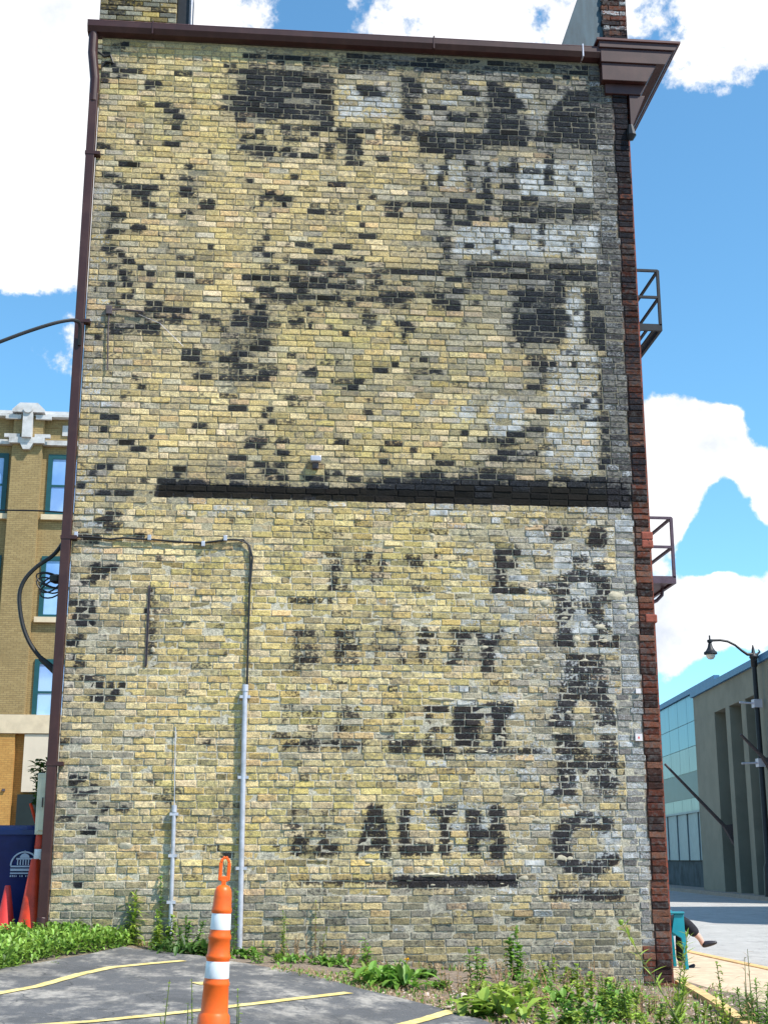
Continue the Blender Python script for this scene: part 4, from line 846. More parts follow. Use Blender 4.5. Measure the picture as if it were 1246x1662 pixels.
MB().box(XL0, XL1, YL-.28, YL+.5, ZTOP+.02, ZTOP+.12).build('coping_moulding', M['terracotta'], lb)
orn = MB(); xc = (XP0+XP1)/2; hw = (XP1-XP0)/2
orn.prism([(xc-hw-.05, YL-.55, ZTOP+.1), (xc+hw+.05, YL-.55, ZTOP+.1), (xc+hw+.05, YL-.55, ZTOP+.2), (xc+hw*.6, YL-.55, ZTOP+.46), (xc-hw*.6, YL-.55, ZTOP+.46), (xc-hw-.05, YL-.55, ZTOP+.2)], (0, .6, 0))
orn.build('parapet_ornament', M['terracotta'], lb)
MB().box(xc-.17, xc+.17, YL-.62, YL-.33, cz+.05, ZTOP+.1).build('ornament_shaft', M['terracotta'], lb); MB().tube([(xc, YL-.68, ZTOP+.2), (xc, YL-.56, ZTOP+.2)], .17, 16).build('rosette', M['terracotta'], lb)
for sx in (-1, 1):
    MB().box(xc+sx*.55-.28, xc+sx*.55+.28, YL-.45, YL-.321, ZTOP-.14, ZTOP+.02).build('corner_block', M['terracotta'], lb); MB().box(xc+sx*.55-.28, xc+sx*.55+.28, YL-.45, YL-.321, cz+.085, cz+.22).build('corner_block', M['terracotta'], lb)
MB().prism([(xc-.24, YL-.5, cz-.145), (xc+.24, YL-.5, cz-.145), (xc+.12, YL-.5, cz-.38), (xc-.12, YL-.5, cz-.38)], (0, .18, 0)).build('bracket', M['terracotta'], lb)
pq = Wp(111, 700, YL); MB().box(pq[0]-.2, pq[0]+.3, YL-.05, YL, pq[2]-.2, pq[2]+.2).build('plaque', M['terracotta'], lb)
# soldier course of stacked headers below the coping
for i in range(60):
    x = XP1+.1+i*.11
    if x > XP1+3.2: break
    MB().box(x, x+.085, YL-.02, YL, ZTOP-.34, ZTOP-.04).build('soldier_brick', M['tanbrick'], lb)
def lwin(x0, w, zb, zt):
    f = MB(); y0 = YL-.06; fw = .17
    for a, b, c, d in ((x0, x0+fw, zb, zt), (x0+w-fw, x0+w, zb, zt), (x0+fw, x0+w-fw, zt-fw, zt), (x0+fw, x0+w-fw, zb, zb+.1)): f.box(a, b, y0, YL+.02, c, d)
    wo = f.build('window', M['tealframe'], lb)
    zm = lerp(zb, zt, .48)
    MB().box(x0+fw, x0+w-fw, y0+.02, YL+.02, zm-.04, zm+.04).build('meeting_rail', M['tealframe'], wo, loc=WLOC[wo.name])
    for a, b in ((zb+.1, zm-.04), (zm+.04, zt-fw)): MB().box(x0+fw, x0+w-fw, YL-.015, YL-.004, a, b).build('pane', M['blueglass'], wo, loc=WLOC[wo.name])
    MB().box(x0-.12, x0+w+.12, YL-.16, YL+.02, zb-.2, zb-.005).build('sill', M['limestone'], wo, loc=WLOC[wo.name])
xw = xl(80, 738)
for pt, pb in ((738, 836), (903, 1002), (1070, 1174)):
    zt, zb = Wp(75, pt, YL)[2], Wp(75, pb, YL)[2]
    lwin(xw, 1.7, zb, zt); lwin(xw+2.2, 1.7, zb, zt); lwin(xl(16, 737)-1.7, 1.7, zb, zt)
xa = xl(40, 1240); MB().box(xa, xa+2.6, YL-.31, YL, Wp(50, 1286, YL)[2], zbelt0-.02).build('panel', M['stucco'], lb)
MB().box(xa-.12, xa+2.0, YL-.28, YL-.02, ZB, Wp(50, 1290, YL)[2]).build('doorway', M['darkgreen'], lb)
MB().box(xl(9, 1283)-.05, xl(9, 1283)+.05, YL-.36, YL-.3, Wp(9, 1285, YL)[2], Wp(9, 1281, YL)[2]).build('wall_bolt', M['iron'], lb)

# ------------------------------------------------------------ teal and grey building across the street
A0 = 22.06-.088*38.78
def Fp(px, py, off=0.):
    d = ray(px, py); t = (A0-off+.088*CAM[1]-CAM[0])/(d[0]-.088*d[1]); return CAM+t*d
def fbox(y0, y1, z0, z1, o0, o1):            # slab on the street face, from o0 (behind) to o1 (in front) of it
    return MB().prism([(far_x(y0)-o0, y0, z0), (far_x(y1)-o0, y1, z0), (far_x(y1)-o0, y1, z1), (far_x(y0)-o0, y0, z1)], (-(o1-o0), 0, 0))
rg = thing('street_corner_building', (far_x(45)+3, 45, 0), 'low teal panelled building with a grey stucco section across the street', 'building')
yj = Fp(1164, 1110)[1]; y_end = 78.; y_near = 30.
zT = Fp(1075, 1143, .1)[2]-.1; zG = Fp(1164, 1101, 1.2)[2]-.16
z1 = Fp(1120, 1213)[2]; z2 = Fp(1120, 1254)[2]; z3 = Fp(1120, 1296)[2]; z4 = Fp(1115, 1322)[2]; z5 = Fp(1115, 1398)[2]
MB().prism([(far_x(yj), yj, -.3), (far_x(y_end), y_end, -.3), (far_x(y_end)+12, y_end, -.3), (far_x(yj)+12, yj, -.3)], (0, 0, zT+.3)).build('body', M['palepanel'], rg)
MB().prism([(far_x(y_near)-.6, y_near, -.3), (far_x(yj)-.6, yj-.01, -.3), (far_x(yj)+12, yj-.01, -.3), (far_x(y_near)+12, y_near, -.3)], (0, 0, zG+.3)).build('grey_block', M['recess'], rg)
pw = 2.1; y = yj+.02; i = 0
while y < y_end-1:
    for (a, b, m) in ((lerp(z1, zT, .45), zT-.15, 'tealpanel'), (z1, lerp(z1, zT, .45), 'tealpanel'), (z2, z1, 'palepanel'), (z4+.1, z3, 'palepanel')):
        fbox(y+.02, y+pw-.02, a+.015, b-.015, -.02, .05).build('wall_panel', M[m], rg)
    y += pw; i += 1
fbox(yj, y_end, z3, z2-.02, -.02, .035).build('dark_strip', M['darkpanel'], rg)
fbox(yj, y_end, -.3, z5, -.02, .07).build('base_wall', M['dirtybase'], rg)
fbox(yj-.0, y_end, zT-.14, zT+.12, -.1, .16).build('coping', M['steelcap'], rg)
yl0, yl1 = Fp(1150, 1360)[1], Fp(1075, 1360)[1]
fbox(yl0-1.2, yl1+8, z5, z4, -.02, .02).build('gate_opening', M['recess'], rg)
ns = 9
for i in range(ns):
    a, b = lerp(yl0, yl1, i/ns), lerp(yl0, yl1, (i+1)/ns); fbox(a+.05, b-.05, z5+.05, z4, .03, .16+.05*(i % 2)).build('gate_slat', M['slat'], rg)
fbox(yl0, yl1, z4+.002, z4+.1, 0, .3).build('gate_header', M['slat'], rg)
# grey section: face with deep vertical slots
slots = []
for a, b in ((1185, 1204), (1211, 1231), (1239, 1262)):
    slots.append((Fp(b, 1250, .6)[1], Fp(a, 1250, .6)[1]))
zs = Fp(1190, 1152, .6)[2]
edges = [yj]+[v for s_ in slots for v in (s_[1], s_[0])]+[slots[-1][0]-1.2]
for i in range(0, len(edges)-1, 2): fbox(edges[i+1], edges[i]-.001, -.3, zs, .62, 1.15).build('pier', M['greyconc'], rg)
fbox(edges[-1], yj-.001, zs+.002, zG-.1, .62, 1.15).build('fascia', M['greyconc'], rg)
fbox(y_near, edges[-1]-.002, -.3, zG-.1, .62, 1.15).build('grey_wall', M['greyconc'], rg)
MB().prism([(far_x(yj)-1.15, yj+.004, -.3), (far_x(yj)+.5, yj+.004, -.3), (far_x(yj)+.5, yj+.004, zG-.1), (far_x(yj)-1.15, yj+.004, zG-.1)], (0, .14, 0)).build('end_wall', M['greyconc'], rg)
fbox(y_near, yj+.2, zG-.098, zG+.16, .3, 1.28).build('coping', M['steelcap'], rg)
MB().box(far_x(14)-.6, far_x(14)+10, 12., 23., -.3, 11.5).build('unseen_shadow_block', M['greyconc'], rg)  # unseen block, added and sized to cast the shadow wedge on the street
def flagpole(pa, pb, off, label):
    b = Fp(*pb, off); a = Wp(pa[0], pa[1], b[1]-.3); t = thing('wall_flagpole', tuple(b), label, 'flagpole', 'bare flagpoles on the building across the street')
    MB().tube([a, b], [.05, .08], 8).build('pole', M['iron'], t); MB().prism([(b[0]+.1, b[1]-.12, b[2]-.5), (b[0]+.1, b[1]-.12, b[2]+.3), (b[0]-.3, b[1]-.12, b[2]+.25)], (0, .24, 0)).build('pole_bracket', M['iron'], t)
flagpole((1078, 1240), (1184, 1350), 1.16, 'long bare flagpole slanting out from the edge of the grey section')
flagpole((1201, 1192), (1250, 1242), 1.16, 'short pale flagpole slanting behind the street lamp')

# ------------------------------------------------------------ street lamp on the far kerb
YS = 33.5; tp = Wp(1222, 1066, YS); xs_ = tp[0]
sl_ = thing('street_lamp', (xs_, YS, -.02), 'black iron street lamp with curved arm and banner rods', 'street lamp')
MB().tube([(xs_, YS, -.02), (xs_, YS, 1.), (xs_, YS, 1.15), (xs_, YS, tp[2]-.3), (xs_, YS, tp[2])], [.2, .17, .11, .085, .07], 12).build('post', M['blackiron'], sl_, smooth=True)
MB().lathe([(.05, -.45), (.12, -.35), (.12, -.1), (.17, 0), (.08, .1), (.05, .3), (.015, .45)], (xs_, YS, tp[2]), 12).build('finial', M['blackiron'], sl_, smooth=True)
arm = [Wp(a, b, YS) for a, b in ((1222, 1062), (1212, 1062), (1203, 1056), (1192, 1047), (1180, 1041), (1168, 1039), (1150, 1039.5))]
MB().tube(arm, [.07, .06, .05, .045, .045, .045, .05], 8).build('arm', M['blackiron'], sl_, smooth=True)
MB().tube([Wp(a, b, YS) for a, b in ((1222, 1063), (1228, 1062), (1232, 1058), (1230, 1054))], [.06, .05, .04, .02], 8).build('scroll', M['blackiron'], sl_, smooth=True)
hp = Wp(1151, 1040, YS); ln = MB().lathe([(.03, .2), (.03, .05), (.1, .03), (.1, -.05), (.06, -.08), (.1, -.25), (.16, -.35), (.2, -.4), (.24, -.42), (.25, -.5), (.18, -.52)], tuple(hp), 14).build('lantern', M['blackiron'], sl_, smooth=True)
MB().lathe([(.17, -.525), (.16, -.6), (.1, -.68), (.02, -.7)], tuple(hp), 14).build('globe', M['lampglass'], ln, smooth=True, loc=WLOC[ln.name])
for pa, pb in (((1199, 1140), (1231, 1142)), ((1203, 1239), (1240, 1238))):
    a, b = Wp(*pa, YS), Wp(*pb, YS); b[0] = xs_; MB().tube([a, b], .04, 6).build('banner_rod', M['rail'], sl_); MB().box(xs_-.15, xs_+.15, YS-.15, YS+.15, b[2]-.15, b[2]+.15).build('rod_clamp', M['rail'], sl_)

# ------------------------------------------------------------ bin, cones
def rounded(w, d, r=.06, n=4):
    out = []
    for cx, cy, a0 in ((w/2-r, d/2-r, 0), (-w/2+r, d/2-r, 90), (-w/2+r, -d/2+r, 180), (w/2-r, -d/2+r, 270)):
        for i in range(n+1): a = R_(a0+90*i/n); out.append((cx+r*math.cos(a), cy+r*math.sin(a)))
    return out
def loft(secs):                              # (z, w, d, dx)
    mb = MB(); rings = [[(x+s[3], y, s[0]) for x, y in rounded(s[1], s[2])] for s in secs]; n = len(rings[0])
    vs = [p for r in rings for p in r]; fs = [(i*n+k, i*n+(k+1) % n, (i+1)*n+(k+1) % n, (i+1)*n+k) for i in range(len(rings)-1) for k in range(n)]
    return mb.add(vs, fs+[tuple(range(n))[::-1], tuple(range((len(rings)-1)*n, len(rings)*n))])
yb = .95; bx0 = Wp(56, 1420, yb-.35)[0]; zg = Wp(20, 1512, yb-.35)[2]; ztop = Wp(20, 1352, yb-.35)[2]; hb = ztop-zg
bxc = bx0-.36; T = Matrix.Translation((bxc, yb, zg))
bn = thing('wheeled_bin', (bxc, yb, zg), 'dark blue wheeled refuse bin with a white domed emblem', 'bin')
loft([(.06, .5, .52, 0), (.1, .56, .58, 0), (hb*.6, .66, .68, 0), (hb*.62, .69, .71, 0), (hb-.06, .72, .74, 0), (hb-.02, .76, .78, 0)]).xf(T).build('body', M['bluebin'], bn, smooth=True)
loft([(hb-.018, .78, .82, 0), (hb+.03, .78, .82, 0), (hb+.08, .66, .68, 0)]).xf(T).build('lid', M['bluebin'], bn, smooth=True)
MB().tube([(-.3, .47, hb-.1), (.3, .47, hb-.1)], .02, 8).xf(T).build('handle', M['bluebin'], bn)
for sx in (-1, 1): MB().tube([(sx*.26, .28, .13), (sx*.33, .28, .13)], .13, 16).xf(T).build('wheel', M['blackrubber'], bn)
# emblem: arch, little domed hall, stripes
ec = Wp(39, 1405, yb-.4); fy = yb-.372; em = MB(); er = .14
arc = [(ec[0]+er*math.cos(a), ec[2]+er*math.sin(a)) for a in np.linspace(0, math.pi, 18)]
for (a, b), (c, d) in zip(arc[:-1], arc[1:]): em.bar((a, fy, b), (c, fy, d), .008, .016)
em.box(ec[0]-er, ec[0]+er, fy-.004, fy+.004, ec[2]-.016, ec[2]); em.box(ec[0]-er, ec[0]+er, fy-.004, fy+.004, ec[2]-.055, ec[2]-.03); em.box(ec[0]-er, ec[0]+er, fy-.004, fy+.004, ec[2]-.085, ec[2]-.07)
for i in range(6): em.box(ec[0]-.075+i*.028, ec[0]-.063+i*.028, fy-.004, fy+.004, ec[2]+.005, ec[2]+.06)
em.box(ec[0]-.085, ec[0]+.085, fy-.004, fy+.004, ec[2]+.062, ec[2]+.078); em.prism([(ec[0]+.05*math.cos(a), fy-.004, ec[2]+.08+.045*math.sin(a)) for a in np.linspace(0, math.pi, 9)], (0, .008, 0)); em.box(ec[0]-.004, ec[0]+.004, fy-.004, fy+.004, ec[2]+.125, ec[2]+.155)
re_ = random.Random(6)
for i in range(17):
    if i in (4, 7): continue
    x = ec[0]-er+i*.02; em.box(x, x+re_.uniform(.006, .013), fy-.004, fy+.004, ec[2]-.115, ec[2]-.097)
em.build('emblem', M['print'], bn)
def cone(name, px, pyb, pyt, y, m, label, base=True, r0=.17):
    b = Wp(px, pyb, y); t_ = Wp(px, pyt, y); h = t_[2]-b[2]; t = thing(name, tuple(b), label, 'traffic cone')
    MB().lathe([(r0*.98, .035), (r0*.9, .06), (r0*.28, h-.01), (r0*.24, h), (r0*.16, h)], tuple(b), 24).build('cone_body', m, t, smooth=True)
    q = r0*1.25; MB().box(b[0]-q, b[0]+q, b[1]-q, b[1]+q, b[2], b[2]+.035).build('base', M['blackrubber'], t, bevel=.01)
cone('traffic_cone', 8, 1514, 1437, .25, M['pinkred'], 'small faded red traffic cone in front of the blue bin', r0=.105)
cone('traffic_cone', 50, 1514, 1394, .10, M['redorange'], 'large grubby orange red traffic cone beside the downspout', r0=.15)
def channelizer(b, h, tilt, label, fade='orange', parts=True):
    t = thing('channelizer_post', tuple(b), label, 'traffic post'); T = Matrix.Translation(Vector(b)) @ Matrix.Rotation(tilt, 4, 'Y')
    hb_ = h*.84; 
    def rad(z): return lerp(.084, .049, clamp(z/hb_))
    prof = []
    zz = [0, .03, .035, .10]
    segs = [(0.0, .20), (.20, .305), (.305, .50), (.50, .605), (.605, .86)]
    body = []; rb_ = lambda f: rad(f*hb_)
    steps = [(.02, 1.16), (.135, 1.13), (.15, 1.02), (.16, .99), (.325, .99), (.335, 1.05), (.35, 1.05), (.365, .98), (.375, .98), (.49, .98), (.50, 1.0), (.515, 1.09), (.53, 1.06), (.54, .99), (.63, .99), (.64, 1.08), (.66, 1.08), (.675, .99), (.695, .98), (.81, .98), (.82, 1.06), (.84, 1.06), (.85, 1.), (.92, 1.0), (.96, .96), (.985, .8), (1., .45)]
    MB().lathe([(rb_(f)*k, f*hb_) for f, k in steps], (0, 0, 0), 28).xf(T).build('post_body', M[fade], t, smooth=True)
    for f0, f1 in ((.378, .49), (.70, .808)):
        MB().lathe([(rb_(f0)*.985, f0*hb_), (rb_(f0)*1.002, f0*hb_+.003), (rb_(f1)*1.002, f1*hb_-.003), (rb_(f1)*.985, f1*hb_)], (0, 0, 0), 28).xf(T).build('reflective_band', M['reflect'], t, smooth=True)
    hd = MB(); z0, z1_ = hb_-.01, h; wd_, th_ = .024, .013
    hd.box(-wd_*.55, wd_*.55, -th_, th_, z0, z0+.04)
    pts = [(-wd_, z0+.035), (-wd_, z1_-.03), (-wd_*.6, z1_-.008), (0, z1_), (wd_*.6, z1_-.008), (wd_, z1_-.03), (wd_, z0+.035)]
    for (a, c), (d, e) in zip(pts[:-1], pts[1:]): hd.bar((a, 0, c), (d, 0, e), th_*1.6, th_*1.3)
    hd.box(-wd_, wd_, -th_*.8, th_*.8, z0+.03, z0+.06)
    hd.xf(T).build('handle', M[fade], t, bevel=.004)
    MB().lathe([(.24, 0), (.24, .03), (.20, .05), (.14, .055)], tuple(b), 8).build('base', M['blackrubber'], t)
yc = -6.1; bb = Wp(345, 1682, yc); tt = Wp(372, 1391, yc); channelizer(bb, tt[2]-bb[2], R_(2.6), 'orange traffic post with two white bands standing on the asphalt')
b2 = Wp(57, 1508, .42); t2 = Wp(64, 1318, .42); channelizer(b2, t2[2]-b2[2], R_(0), 'orange red traffic post half hidden behind the meter box', 'redorange')
o = MB().tube([Wp(50, 1304, .8), Wp(62, 1345, .8)], .018, 6).build('marker_stick', M['redorange']); tag(o, 'thin red stick leaning behind the traffic cones', 'stick')

# ------------------------------------------------------------ chair and seated person round the corner
chy = 2.5; gzc = -.02
ch_ = thing('plastic_chair', (7.0, chy, gzc), 'teal plastic armchair at the street corner of the brick building', 'chair')
xf_ = Wp(1113, 1560, 2.28)[0]; xbk = xf_-.62
def leg(x, y, sx, sy, w0, w1):
    top = (x, y, .46); MB().prism([(x-w0, y, gzc+.66), (x, y, gzc+.66), (x+.03*sx, y, gzc), (x+.03*sx-w1*sx if sx > 0 else x+.03*sx+w1, y, gzc)], (0, .03*sy, 0)).build('leg', M['teal'], ch_, bevel=.006)
for yy_, sy in ((2.28, 1), (2.80, -1)):
    MB().prism([(xf_-.12, yy_, gzc+.64), (xf_, yy_, gzc+.64), (xf_+.005, yy_, gzc+.4), (xf_+.03, yy_, gzc), (xf_-.012, yy_, gzc), (xf_-.045, yy_, gzc+.36), (xf_-.16, yy_, gzc+.43)], (0, .035*sy, 0)).build('leg', M['teal'], ch_, bevel=.006)
    MB().prism([(xbk, yy_, gzc+.6), (xbk+.09, yy_, gzc+.6), (xbk+.02, yy_, gzc+.35), (xbk-.02, yy_, gzc), (xbk-.06, yy_, gzc), (xbk-.05, yy_, gzc+.35)], (0, .035*sy, 0)).build('leg', M['teal'], ch_, bevel=.006)
    MB().box(xbk, xf_+.005, yy_-.025, yy_+.035, gzc+.641, gzc+.672).build('armrest', M['teal'], ch_, bevel=.012)
MB().prism([(xbk, 2.3, gzc+.40), (xf_-.01, 2.3, gzc+.43), (xf_, 2.3, gzc+.41), (xf_-.01, 2.3, gzc+.39), (xbk, 2.3, gzc+.37)], (0, .48, 0)).build('seat', M['teal'], ch_, bevel=.008)
MB().prism([(xbk+.02, 2.31, gzc+.40), (xbk-.11, 2.31, gzc+.85), (xbk-.14, 2.31, gzc+.85), (xbk-.015, 2.31, gzc+.40)], (0, .46, 0)).build('backrest', M['teal'], ch_, bevel=.008)
def skin(name, chains, m, parent, sub=2):
    V, Ed, Rd, idx = [], [], [], {}
    def vid(p, r):
        k = tuple(round(c, 4) for c in p)
        if k not in idx: idx[k] = len(V); V.append(Vector(p)-WLOC[parent.name]); Rd.append(r)
        return idx[k]
    for c in chains:
        ids = [vid(p, r) for p, r in c]; Ed += list(zip(ids[:-1], ids[1:]))
    me = bpy.data.meshes.new(name); me.from_pydata(V, Ed, []); o = bpy.data.objects.new(name, me); put(o, parent, WLOC[parent.name])
    me.materials.append(m); md = o.modifiers.new('skin', 'SKIN'); md.use_smooth_shade = True
    for i, sv in enumerate(me.skin_vertices[0].data): sv.radius = (Rd[i] if isinstance(Rd[i], tuple) else (Rd[i], Rd[i])); sv.use_root = (i == 0)
    s_ = o.modifiers.new('sub', 'SUBSURF'); s_.levels = sub; s_.render_levels = sub; return o
hipx = xbk+.16; hz = gzc+.53
pe = thing('person', (hipx, 2.54, gzc), 'person in black trousers and dark slip-on shoes sitting cross-legged on a teal chair', 'person')
kn1 = (Wp(1108, 1491, 2.50)[0], 2.50, Wp(1108, 1494, 2.50)[2]); an1 = tuple(Wp(1136, 1524, 2.46)); to1 = tuple(Wp(1163, 1529, 2.44))
kn2 = (Wp(1104, 1510, 2.62)[0], 2.62, gzc+.50); an2 = tuple(Wp(1105, 1574, 2.62)); to2 = (an2[0]+.17, 2.6, gzc+.035)
pel = (hipx, 2.54, hz); h1, h2 = (hipx+.05, 2.45, hz), (hipx+.05, 2.63, hz)
ch1 = (hipx-.06, 2.54, hz+.22); ch2 = (hipx-.1, 2.54, hz+.42); nk = (hipx-.1, 2.54, hz+.56); hd_ = (hipx-.07, 2.54, hz+.68); hd2 = (hipx-.07, 2.54, hz+.80)
mid = lambda a, b, f=.5: tuple(lerp(np.array(a), np.array(b), f))
s1, s2 = (hipx-.1, 2.36, hz+.46), (hipx-.1, 2.72, hz+.46); e1, e2 = (hipx-.05, 2.31, hz+.2), (hipx-.05, 2.77, hz+.2); w1, w2 = (hipx+.17, 2.42, hz+.13), (hipx+.17, 2.66, hz+.13)
skin('body', [[(pel, .13), (ch1, .135), (ch2, .14), (nk, .055), (hd_, .085), (hd2, .07)], [(pel, .13), (h1, .09), (mid(h1, kn1), .078), (kn1, .056), (mid(kn1, an1), .05), (an1, .034), ((an1[0]+.03, an1[1], an1[2]-.075), .032), ((an1[0]+.10, an1[1], an1[2]-.06), .024)],
              [(pel, .13), (h2, .09), (mid(h2, kn2), .078), (kn2, .056), (mid(kn2, an2), .05), (an2, .034), ((an2[0]+.02, an2[1], an2[2]-.04), .030)], [(ch2, .14), (s1, .06), (e1, .042), (w1, .028), (mid(w1, (w1[0]+.16, w1[1]+.03, w1[2]), .6), .03)], [(ch2, .14), (s2, .06), (e2, .042), (w2, .028), (mid(w2, (w2[0]+.16, w2[1]-.03, w2[2]), .6), .03)]], M['skin'], pe)
for i, (w_, sy) in enumerate(((w1, 1), (w2, -1))):
    for k in range(5):
        b_ = (w_[0]+(.11 if k < 4 else .05), w_[1]+sy*.02+(k-1.5)*.02, w_[2]); L__ = (.06, .07, .065, .05, .045)[k]; skin('finger', [[(b_, .009), ((b_[0]+L__*.5, b_[1], b_[2]-.006), .0085), ((b_[0]+L__, b_[1], b_[2]-.025), .007)]], M['skin'], pe, 1)
cuf1, cuf2 = mid(kn1, an1, .84), mid(kn2, an2, .84)
skin('trousers', [[(pel, .15), (h1, .105), (mid(h1, kn1), .092), (kn1, .072), (mid(kn1, an1, .45), .078), (cuf1, .066)], [(pel, .15), (h2, .105), (mid(h2, kn2), .092), (kn2, .072), (mid(kn2, an2, .45), .068), (cuf2, .064)]], M['black_cloth'], pe)
skin('shirt', [[(pel, .148), (ch1, .152), (ch2, .155), (mid(ch2, nk, .7), .07)], [(ch2, .155), (s1, .075), (e1, .058)], [(ch2, .155), (s2, .075), (e2, .058)]], M['shirt'], pe)
skin('hair', [[((hd_[0]-.03, 2.54, hd_[2]+.0), .08), ((hd_[0]-.02, 2.54, hd_[2]+.1), .09)]], M['hair'], pe)
def shoe(a, t_, nm, drop):
    a, t_ = np.array(a), np.array(t_); hl = a+np.array([.015, 0, -drop])
    skin(nm, [[(tuple(hl+np.array([-.012, 0, .03])), (.040, .038)), (tuple(hl+(t_-hl)*.25+np.array([0, 0, .028])), (.046, .044)), (tuple(hl+(t_-hl)*.62+np.array([0, 0, .012])), (.047, .034)), (tuple(t_), (.034, .018))]], M['shoe'], pe)
shoe(an1, to1, 'shoe', .105); shoe(an2, to2, 'shoe', .07)

# ------------------------------------------------------------ plants
def blade(mb, b, d, ln, w, droop, m=0, n=3):
    """folded leaf strip along d"""
    b = Vector(b); d = Vector(d).normalized(); side = d.cross(Vector((0, 0, 1)))
    if side.length < .05: side = Vector((1, 0, 0))
    side.normalize(); up = side.cross(d); vs = []; fs = []
    for i in range(n+1):
        f = i/n; p = b+d*ln*f+Vector((0, 0, -droop*ln*f*f)); ww = w*math.sin(math.pi*(.12+.86*f))*.5
        if i == n: ww *= .2
        vs += [p-side*ww+up*ww*.35, p, p+side*ww+up*ww*.35]
    for i in range(n):
        o = i*3; fs += [(o, o+1, o+4, o+3), (o+1, o+2, o+5, o+4)]
    mb.add(vs, fs, m)
def rdir(r, lo, hi):
    a = r.uniform(0, 6.283); e = R_(r.uniform(lo, hi)); return Vector((math.cos(a)*math.cos(e), math.sin(a)*math.cos(e), math.sin(e)))
NP = [0]
def upright(b, h, label, name='tall_weed', lean=(0, 0), leaves=60, ll=.08, lw=.016, m='leaf', sm='stem', stems=1, flower=None, bare=.0, droop=.45, spread=.07, group=None):
    NP[0] += 1; r = random.Random(100+NP[0]); t = thing(name, tuple(b), label, 'weed', group); st = MB(); lf = MB()
    for k in range(stems):
        hh = h*(1 if k == 0 else r.uniform(.5, .92)); ox, oy = (0, 0) if k == 0 else (r.uniform(-spread, spread), r.uniform(-spread, spread))
        top = Vector((b[0]+ox*1.6+lean[0], b[1]+oy*1.6+lean[1], b[2]+hh)); bot = Vector((b[0]+ox, b[1]+oy, b[2]-.02)); mid_ = (bot+top)/2+Vector((r.uniform(-.02, .02), r.uniform(-.02, .02), 0))
        pth = [bot, mid_, top]; MB().tube(pth, [.005, .004, .002], 5).build('stem', M[sm], t)
        for i in range(leaves):
            f = lerp(bare, 1, (i+r.random())/leaves); p = bot.lerp(mid_, f*2) if f < .5 else mid_.lerp(top, f*2-1)
            blade(lf, p, rdir(r, 10, 55 if f < .9 else 80), ll*1.2*r.uniform(.6, 1.15)*(1.05-.5*f), lw*1.45*r.uniform(.7, 1.2), droop)
    lf.build('foliage', M[m], t)
    if flower:
        fb = MB(); 
        for q in range(10): blade(fb, flower, rdir(r, 0, 35), .035, .012, .1)
        fb.lathe([(.004, -.01), (.012, 0), (.012, .006), (.003, .01)], tuple(flower), 8); fb.build('flower', M['flower'], t)
    return t
def rosette(b, rad, h, label, name='broadleaf_weed', n=40, m='leaf', lw=.05, flower=None, elev=(15, 75), group=None):
    NP[0] += 1; r = random.Random(300+NP[0]); t = thing(name, tuple(b), label, 'weed', group); lf = MB(); st = MB()
    for i in range(n):
        d = rdir(r, *elev); o = Vector((r.gauss(0, rad*.35), r.gauss(0, rad*.28), r.uniform(0, h*.35))); ln = rad*r.uniform(.45, 1.)*(.6+.4*math.cos(math.asin(clamp(d.z, -1, 1))))
        blade(lf, Vector(b)+o, d, ln, lw*r.uniform(.6, 1.3), r.uniform(.2, .7), 0, 4)
    lf.build('foliage', M[m], t)
    for i in range(4): st.tube([Vector(b)+Vector((0, 0, -.02)), Vector(b)+Vector((r.uniform(-.5, .5)*rad, r.uniform(-.4, .4)*rad, h*r.uniform(.4, .8)))], .004, 5)
    st.build('stem', M['stem'], t)
    if flower is not None:
        fb = MB(); fb.tube([Vector(b), Vector(flower)], .003, 5)
        for q in range(14): blade(fb, flower, rdir(r, 0, 40), .035, .014, .1)
        fb.build('flower', M['flower'], t)
    return t
def gp(px, py): 
    p = on_ground(px, py); return np.array([p[0], min(p[1], -.04), ground(p[0], min(p[1], -.04))])
def hp_(px, pyb, pyt, p):                     # height of a plant from its pixel top
    return Wp(px, pyt, p[1])[2]-p[2]
def up(px, pyb, pyt, label, **k): p = gp(px, pyb); return upright(p, max(.05, hp_(px, pyb, pyt, p)), label, **k)
# ground cover mat
mat_ = MB(); rm = random.Random(21); cnt = 0
poly = [(-60, 1600), (0, 1578), (60, 1560), (130, 1548), (205, 1540), (212, 1532), (150, 1522), (60, 1522), (-60, 1535)]
while cnt < 4600:
    px_, py_ = rm.uniform(-60, 210), rm.uniform(1519, 1600)
    top_ = np.interp(px_, [-60, 40, 120, 212], [1530, 1524, 1520, 1532]); bot_ = np.interp(px_, [-60, 0, 60, 130, 205], [1600, 1580, 1562, 1550, 1541])
    if not top_ < py_ < bot_: continue
    p = gp(px_, py_); p[1] -= .05; blade(mat_, (p[0], p[1], p[2]+rm.uniform(0, .15)), rdir(rm, 15, 80), rm.uniform(.06, .11), rm.uniform(.022, .04), .4); cnt += 1
tag(mat_.build('ground_cover', leaf_mat('cover_leaf', (.19, .33, .05), .6)), 'thick bright green leafy ground cover at the building corner', 'ground cover', kind='stuff')
up(218, 1533, 1452, 'bushy feathery weed standing alone between ground cover and thin conduit', leaves=80, ll=.17, lw=.016, m='leaf2', stems=4, spread=.09)
up(135, 1524, 1492, 'small feathery weed rising out of the green ground cover', leaves=40, ll=.09, lw=.016, m='leaf2', stems=3, spread=.04)
up(18, 1530, 1494, 'spindly small weed in front of the red cones', leaves=14, ll=.07, lw=.03, m='leaf2', stems=3)
up(258, 1536, 1420, 'thin straggling vine weed against the wall by the short conduit', leaves=50, ll=.07, lw=.022, m='leaf', stems=3, spread=.09)
